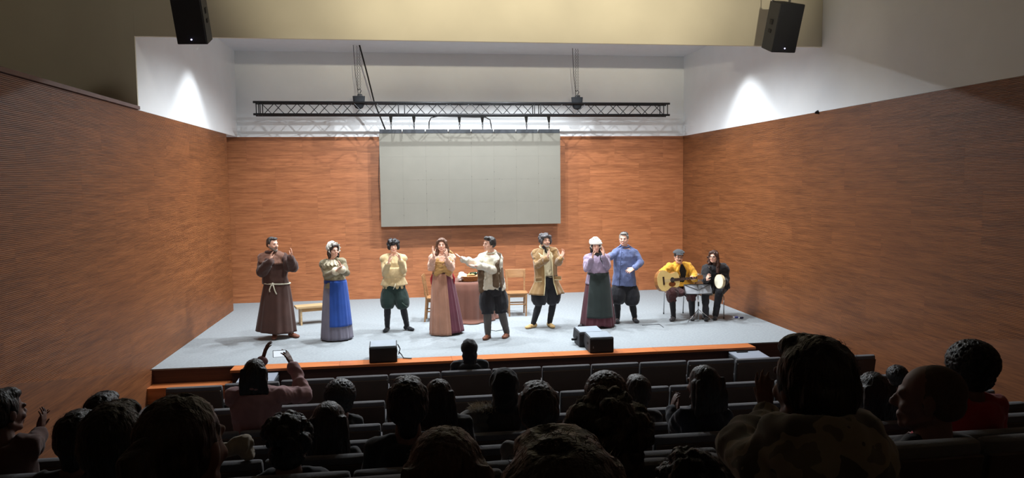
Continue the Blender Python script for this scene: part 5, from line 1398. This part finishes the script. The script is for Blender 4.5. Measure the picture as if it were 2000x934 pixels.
# camouflage hoodie cloth
def camo():
    m = bpy.data.materials.new('camo_fleece'); m.use_nodes = True; n = m.node_tree.nodes; l = m.node_tree.links; p = n['Principled BSDF']
    p.inputs['Roughness'].default_value = .95; p.inputs['Sheen Weight'].default_value = .3
    tc = n.new('ShaderNodeTexCoord'); t = n.new('ShaderNodeTexNoise'); t.inputs['Scale'].default_value = 10; t.inputs['Detail'].default_value = 2
    l.new(tc.outputs['Object'], t.inputs['Vector']); r = n.new('ShaderNodeValToRGB'); r.color_ramp.interpolation = 'CONSTANT'
    e = r.color_ramp.elements; e[0].position = 0; e[0].color = lin((72, 68, 62))+(1,); e[1].position = .52; e[1].color = lin((126, 118, 104))+(1,)
    x = e.new(.64); x.color = lin((98, 92, 82))+(1,)
    l.new(t.outputs['Fac'], r.inputs['Fac']); l.new(r.outputs['Color'], p.inputs['Base Color']); return m
spectator('person in a black hood sitting in the front row before the centre of the stage', 916, 661, 35, 0, 'hood', bk, bk, nod=.05, wide=1.2)
r_, F_ = spectator('woman with long black hair and a pink sweater, filming with her raised phone', 498, 699, 54, 2, 'long', H_BLACK, T('pink', (150, 112, 112)), collar=T('pink', (150, 112, 112)), hw=.225, zoff=0,
    arms=dict(ela=(478, 775, .16), elb=(594, 772, .12), wra=(513, 702, .34), wrb=(571, 713, .34), tipa=(520, 679, .36), tipb=(557, 685, .38), na=(.9, .4, 0), nb=(-.9, .4, 0)))
ph_ = (at(546, 691, ROWY[2]+.24+.37))
R_ = yaw_R(.06)
pho = root('mobile_phone', ph_, 'lit phone held sideways in the raised hands of the woman in pink', 'phone')
mk('case', G().box(ph_, (.062, .004, .034), R_), M_black, pho, bevel=.003)
mk('lit_screen', G().box(ph_+R_@np.array([0, .0048, 0]), (.056, .0008, .030), R_), mat('phone_screen', (222, 232, 240), .3, emit=1.1, var=0), pho)
mk('screen_figure', G().cap(ph_+R_@np.array([-.038, .0062, .006]), ph_+R_@np.array([-.034, .0062, -.012]), .004, .006, 8, .15, R_[:, 1]), mat('phone_figure', (176, 130, 112), .5, emit=.5, var=0), pho)
spectator('child with a round black afro, low in a seat right of the filming woman', 664, 738, 72, 2, 'afro', H_BLACK, bk, hw=.27)
spectator('person in a dark hood turned left, pale fur trim on the coat', 981, 717, 62, 3, 'hood', bk, dk, turn=-.3)
rr_ = random.Random(5)
fc = at(944, 800, ROWY[3]+.2); g = G()
for i in range(420):
    a = rr_.uniform(0, 2*PI); p = fc+np.array([.10*rr_.uniform(-1, 1), .06*rr_.uniform(-1, 1), .03*rr_.uniform(-1, 1)]); d = unit([rr_.gauss(-.3, .5), rr_.gauss(-.3, .5), rr_.gauss(.6, .4)]); u, v = perp(d)
    g.loft([(p, u*.0016, v*.0016), (p+d*.03, u*.0013, v*.0013), (p+d*.055+[0, 0, -.004], u*.0004, v*.0004)], 3)
ct = root('winter_coat', fc-[0, 0, .1], 'dark winter coat with pale fur trim slung over a seat back', 'coat')
tag(mk('fur_trim', g, mat('fur_beige', (176, 164, 144), .9, var=.2, vscale=60), ct), kind='stuff')
blend('coat_cloth', G().ell(fc-[0.02, 0, .05], (.17, .09, .05)).cap(fc-[.14, 0, .10], fc+[.08, 0, -.12], .075, .085), T('coat_olive', (84, 80, 74)), ct, .012, 2, disp=.03, dscale=9)
spectator('person with short dark hair and dark clothes, left of the clapping long-haired woman', 1245, 731, 55, 3, 'short', H_DARKB, dk)
spectator('person with close black curls, half hidden behind the man with the shaved head', 1750, 712, 44, 2, 'afro', H_BLACK, dk, hw=.27)
spectator('man at the left edge with short dark hair, clapping in a brown jacket', 4, 757, 66, 4, 'short', H_BLACK, T('brownjacket', (86, 58, 50)), turn=.5, arms=dict(elb=(62, 872, .22), wrb=(80, 842, .40), tipb=(90, 795, .44), ela=(52, 880, .3), wra=(74, 846, .46), tipa=(84, 796, .50), na=(1, 0, 0), nb=(-1, 0, 0)))
spectator('person with short black hair close to the left timber wall', 201, 764, 68, 4, 'short', H_BLACK, bk)
spectator('child with braided dark hair, right behind the child with the tousled crop', 642, 781, 80, 4, 'braids', H_DARKB, bk)
spectator('person with smooth dark hair just right of the broad man in black', 856, 738, 60, 4, 'long', H_DARKB, dk)
spectator('person with a puffy brown afro right of centre', 1181, 722, 84, 4, 'afro', H_BROWN, gy)
spectator('woman with long black hair and navy top, clapping left of the camouflage hoodie', 1371, 711, 88, 4, 'long', H_BLACK, nv, hw=.27, turn=-.25,
    arms=dict(ela=(1318, 838, .2), wra=(1312, 800, .36), tipa=(1322, 762, .40), elb=(1345, 850, .3), wrb=(1324, 802, .44), tipb=(1328, 765, .47), na=(1, .2, 0), nb=(-1, .2, 0)))
spectator('child with braided black hair right of the man in the camouflage hoodie', 1702, 724, 70, 4, 'braids', H_BLACK, bk)
spectator('person with a flat black crop in the dark lower left corner', 150, 800, 76, 5, 'short', H_BLACK, bk)
spectator('child with a tousled black crop, low left of centre', 562, 802, 116, 5, 'mop', H_BLACK, nv, hw=.27)
spectator('broad man with thick black hair and black top, left of centre', 795, 734, 102, 5, 'thick', H_BLACK, T('charcoal', (34, 34, 38)), hw=.225, wide=1.12)
spectator('person with short dark hair and a pale grey zipped jacket', 1050, 744, 88, 5, 'thick', H_DARKB, gy, hw=.20, collar=gy)
spectator('man with a dense black crop and a dark red shirt near the right timber wall', 1891, 661, 104, 5, 'afro', H_BLACK, T('red', (150, 22, 30)), hw=.27, turn=-.2)
spectator('woman with black hair and an olive top in the lower left corner', 222, 781, 130, 6, 'thick', H_BLACK, T('olive', (112, 106, 80)), collar=T('olive', (112, 106, 80)))
spectator('man with a shaved head in a black shirt, head turned to the left', 1814, 706, 108, 6, 'bald', mat('stubble', (70, 54, 46), .8, var=.15, vscale=60), bk, turn=-.9, hw=.185)
spectator('child with a spiky black crop at the bottom edge, right of centre', 1345, 872, 150, 6, 'mop', H_BLACK, dk, hw=.26, dy=-.40,
    arms=dict(ela=(1350, 925, .28), wra=(1395, 905, .45), tipa=(1420, 855, .50), elb=(1450, 925, .3), wrb=(1432, 902, .5), tipb=(1434, 852, .54), na=(1, 0, 0), nb=(-1, 0, 0)))
spectator('woman with sleek dark hair in a ponytail and a small earring, lower left', 357, 764, 152, 7, 'pony', H_DARKB, dk, turn=.35, hw=.17)
spectator('child with centre-parted brown hair at the bottom edge, left of centre', 868, 826, 150, 7, 'long', H_BROWN, bk, hw=.175)
spectator('person with a wide wavy dark head of hair, centre right foreground', 1183, 755, 178, 7, 'mop', H_DARKB, bk, hw=.24)
cm = camo()
r_, F_ = spectator('man with thick black hair and a beige camouflage hoodie, one hand raised', 1586, 650, 158, 7, 'thick', H_BLACK, cm, hood=True, hw=.196, wide=1.08, turn=-.15,
    arms=dict(ela=(1440, 870, .12), wra=(1500, 812, .34), tipa=(1484, 722, .36), na=(1, .4, 0)))
spectator('nearest spectator, a dark brown head of hair at the bottom centre', 1095, 838, 262, 8, 'thick', H_DARKB, bk, hw=.19, dy=-.02)
er = F_
# pale fleece jacket on a seat at the left
q = at(457, 868, 4.43)
blend_o = blend('draped_jacket', G().cap(q+[-.06, 0, -.03], q+[.06, 0, .0], .040, .045).cap(q+[.04, 0, -.01], q+[.08, 0, -.06], .040, .035), T('fleece', (150, 138, 118)), None, .010, 1, disp=.03, dscale=16)
tag(blend_o, 'pale fleece jacket bunched over a seat corner, right of the ponytailed woman', 'jacket')
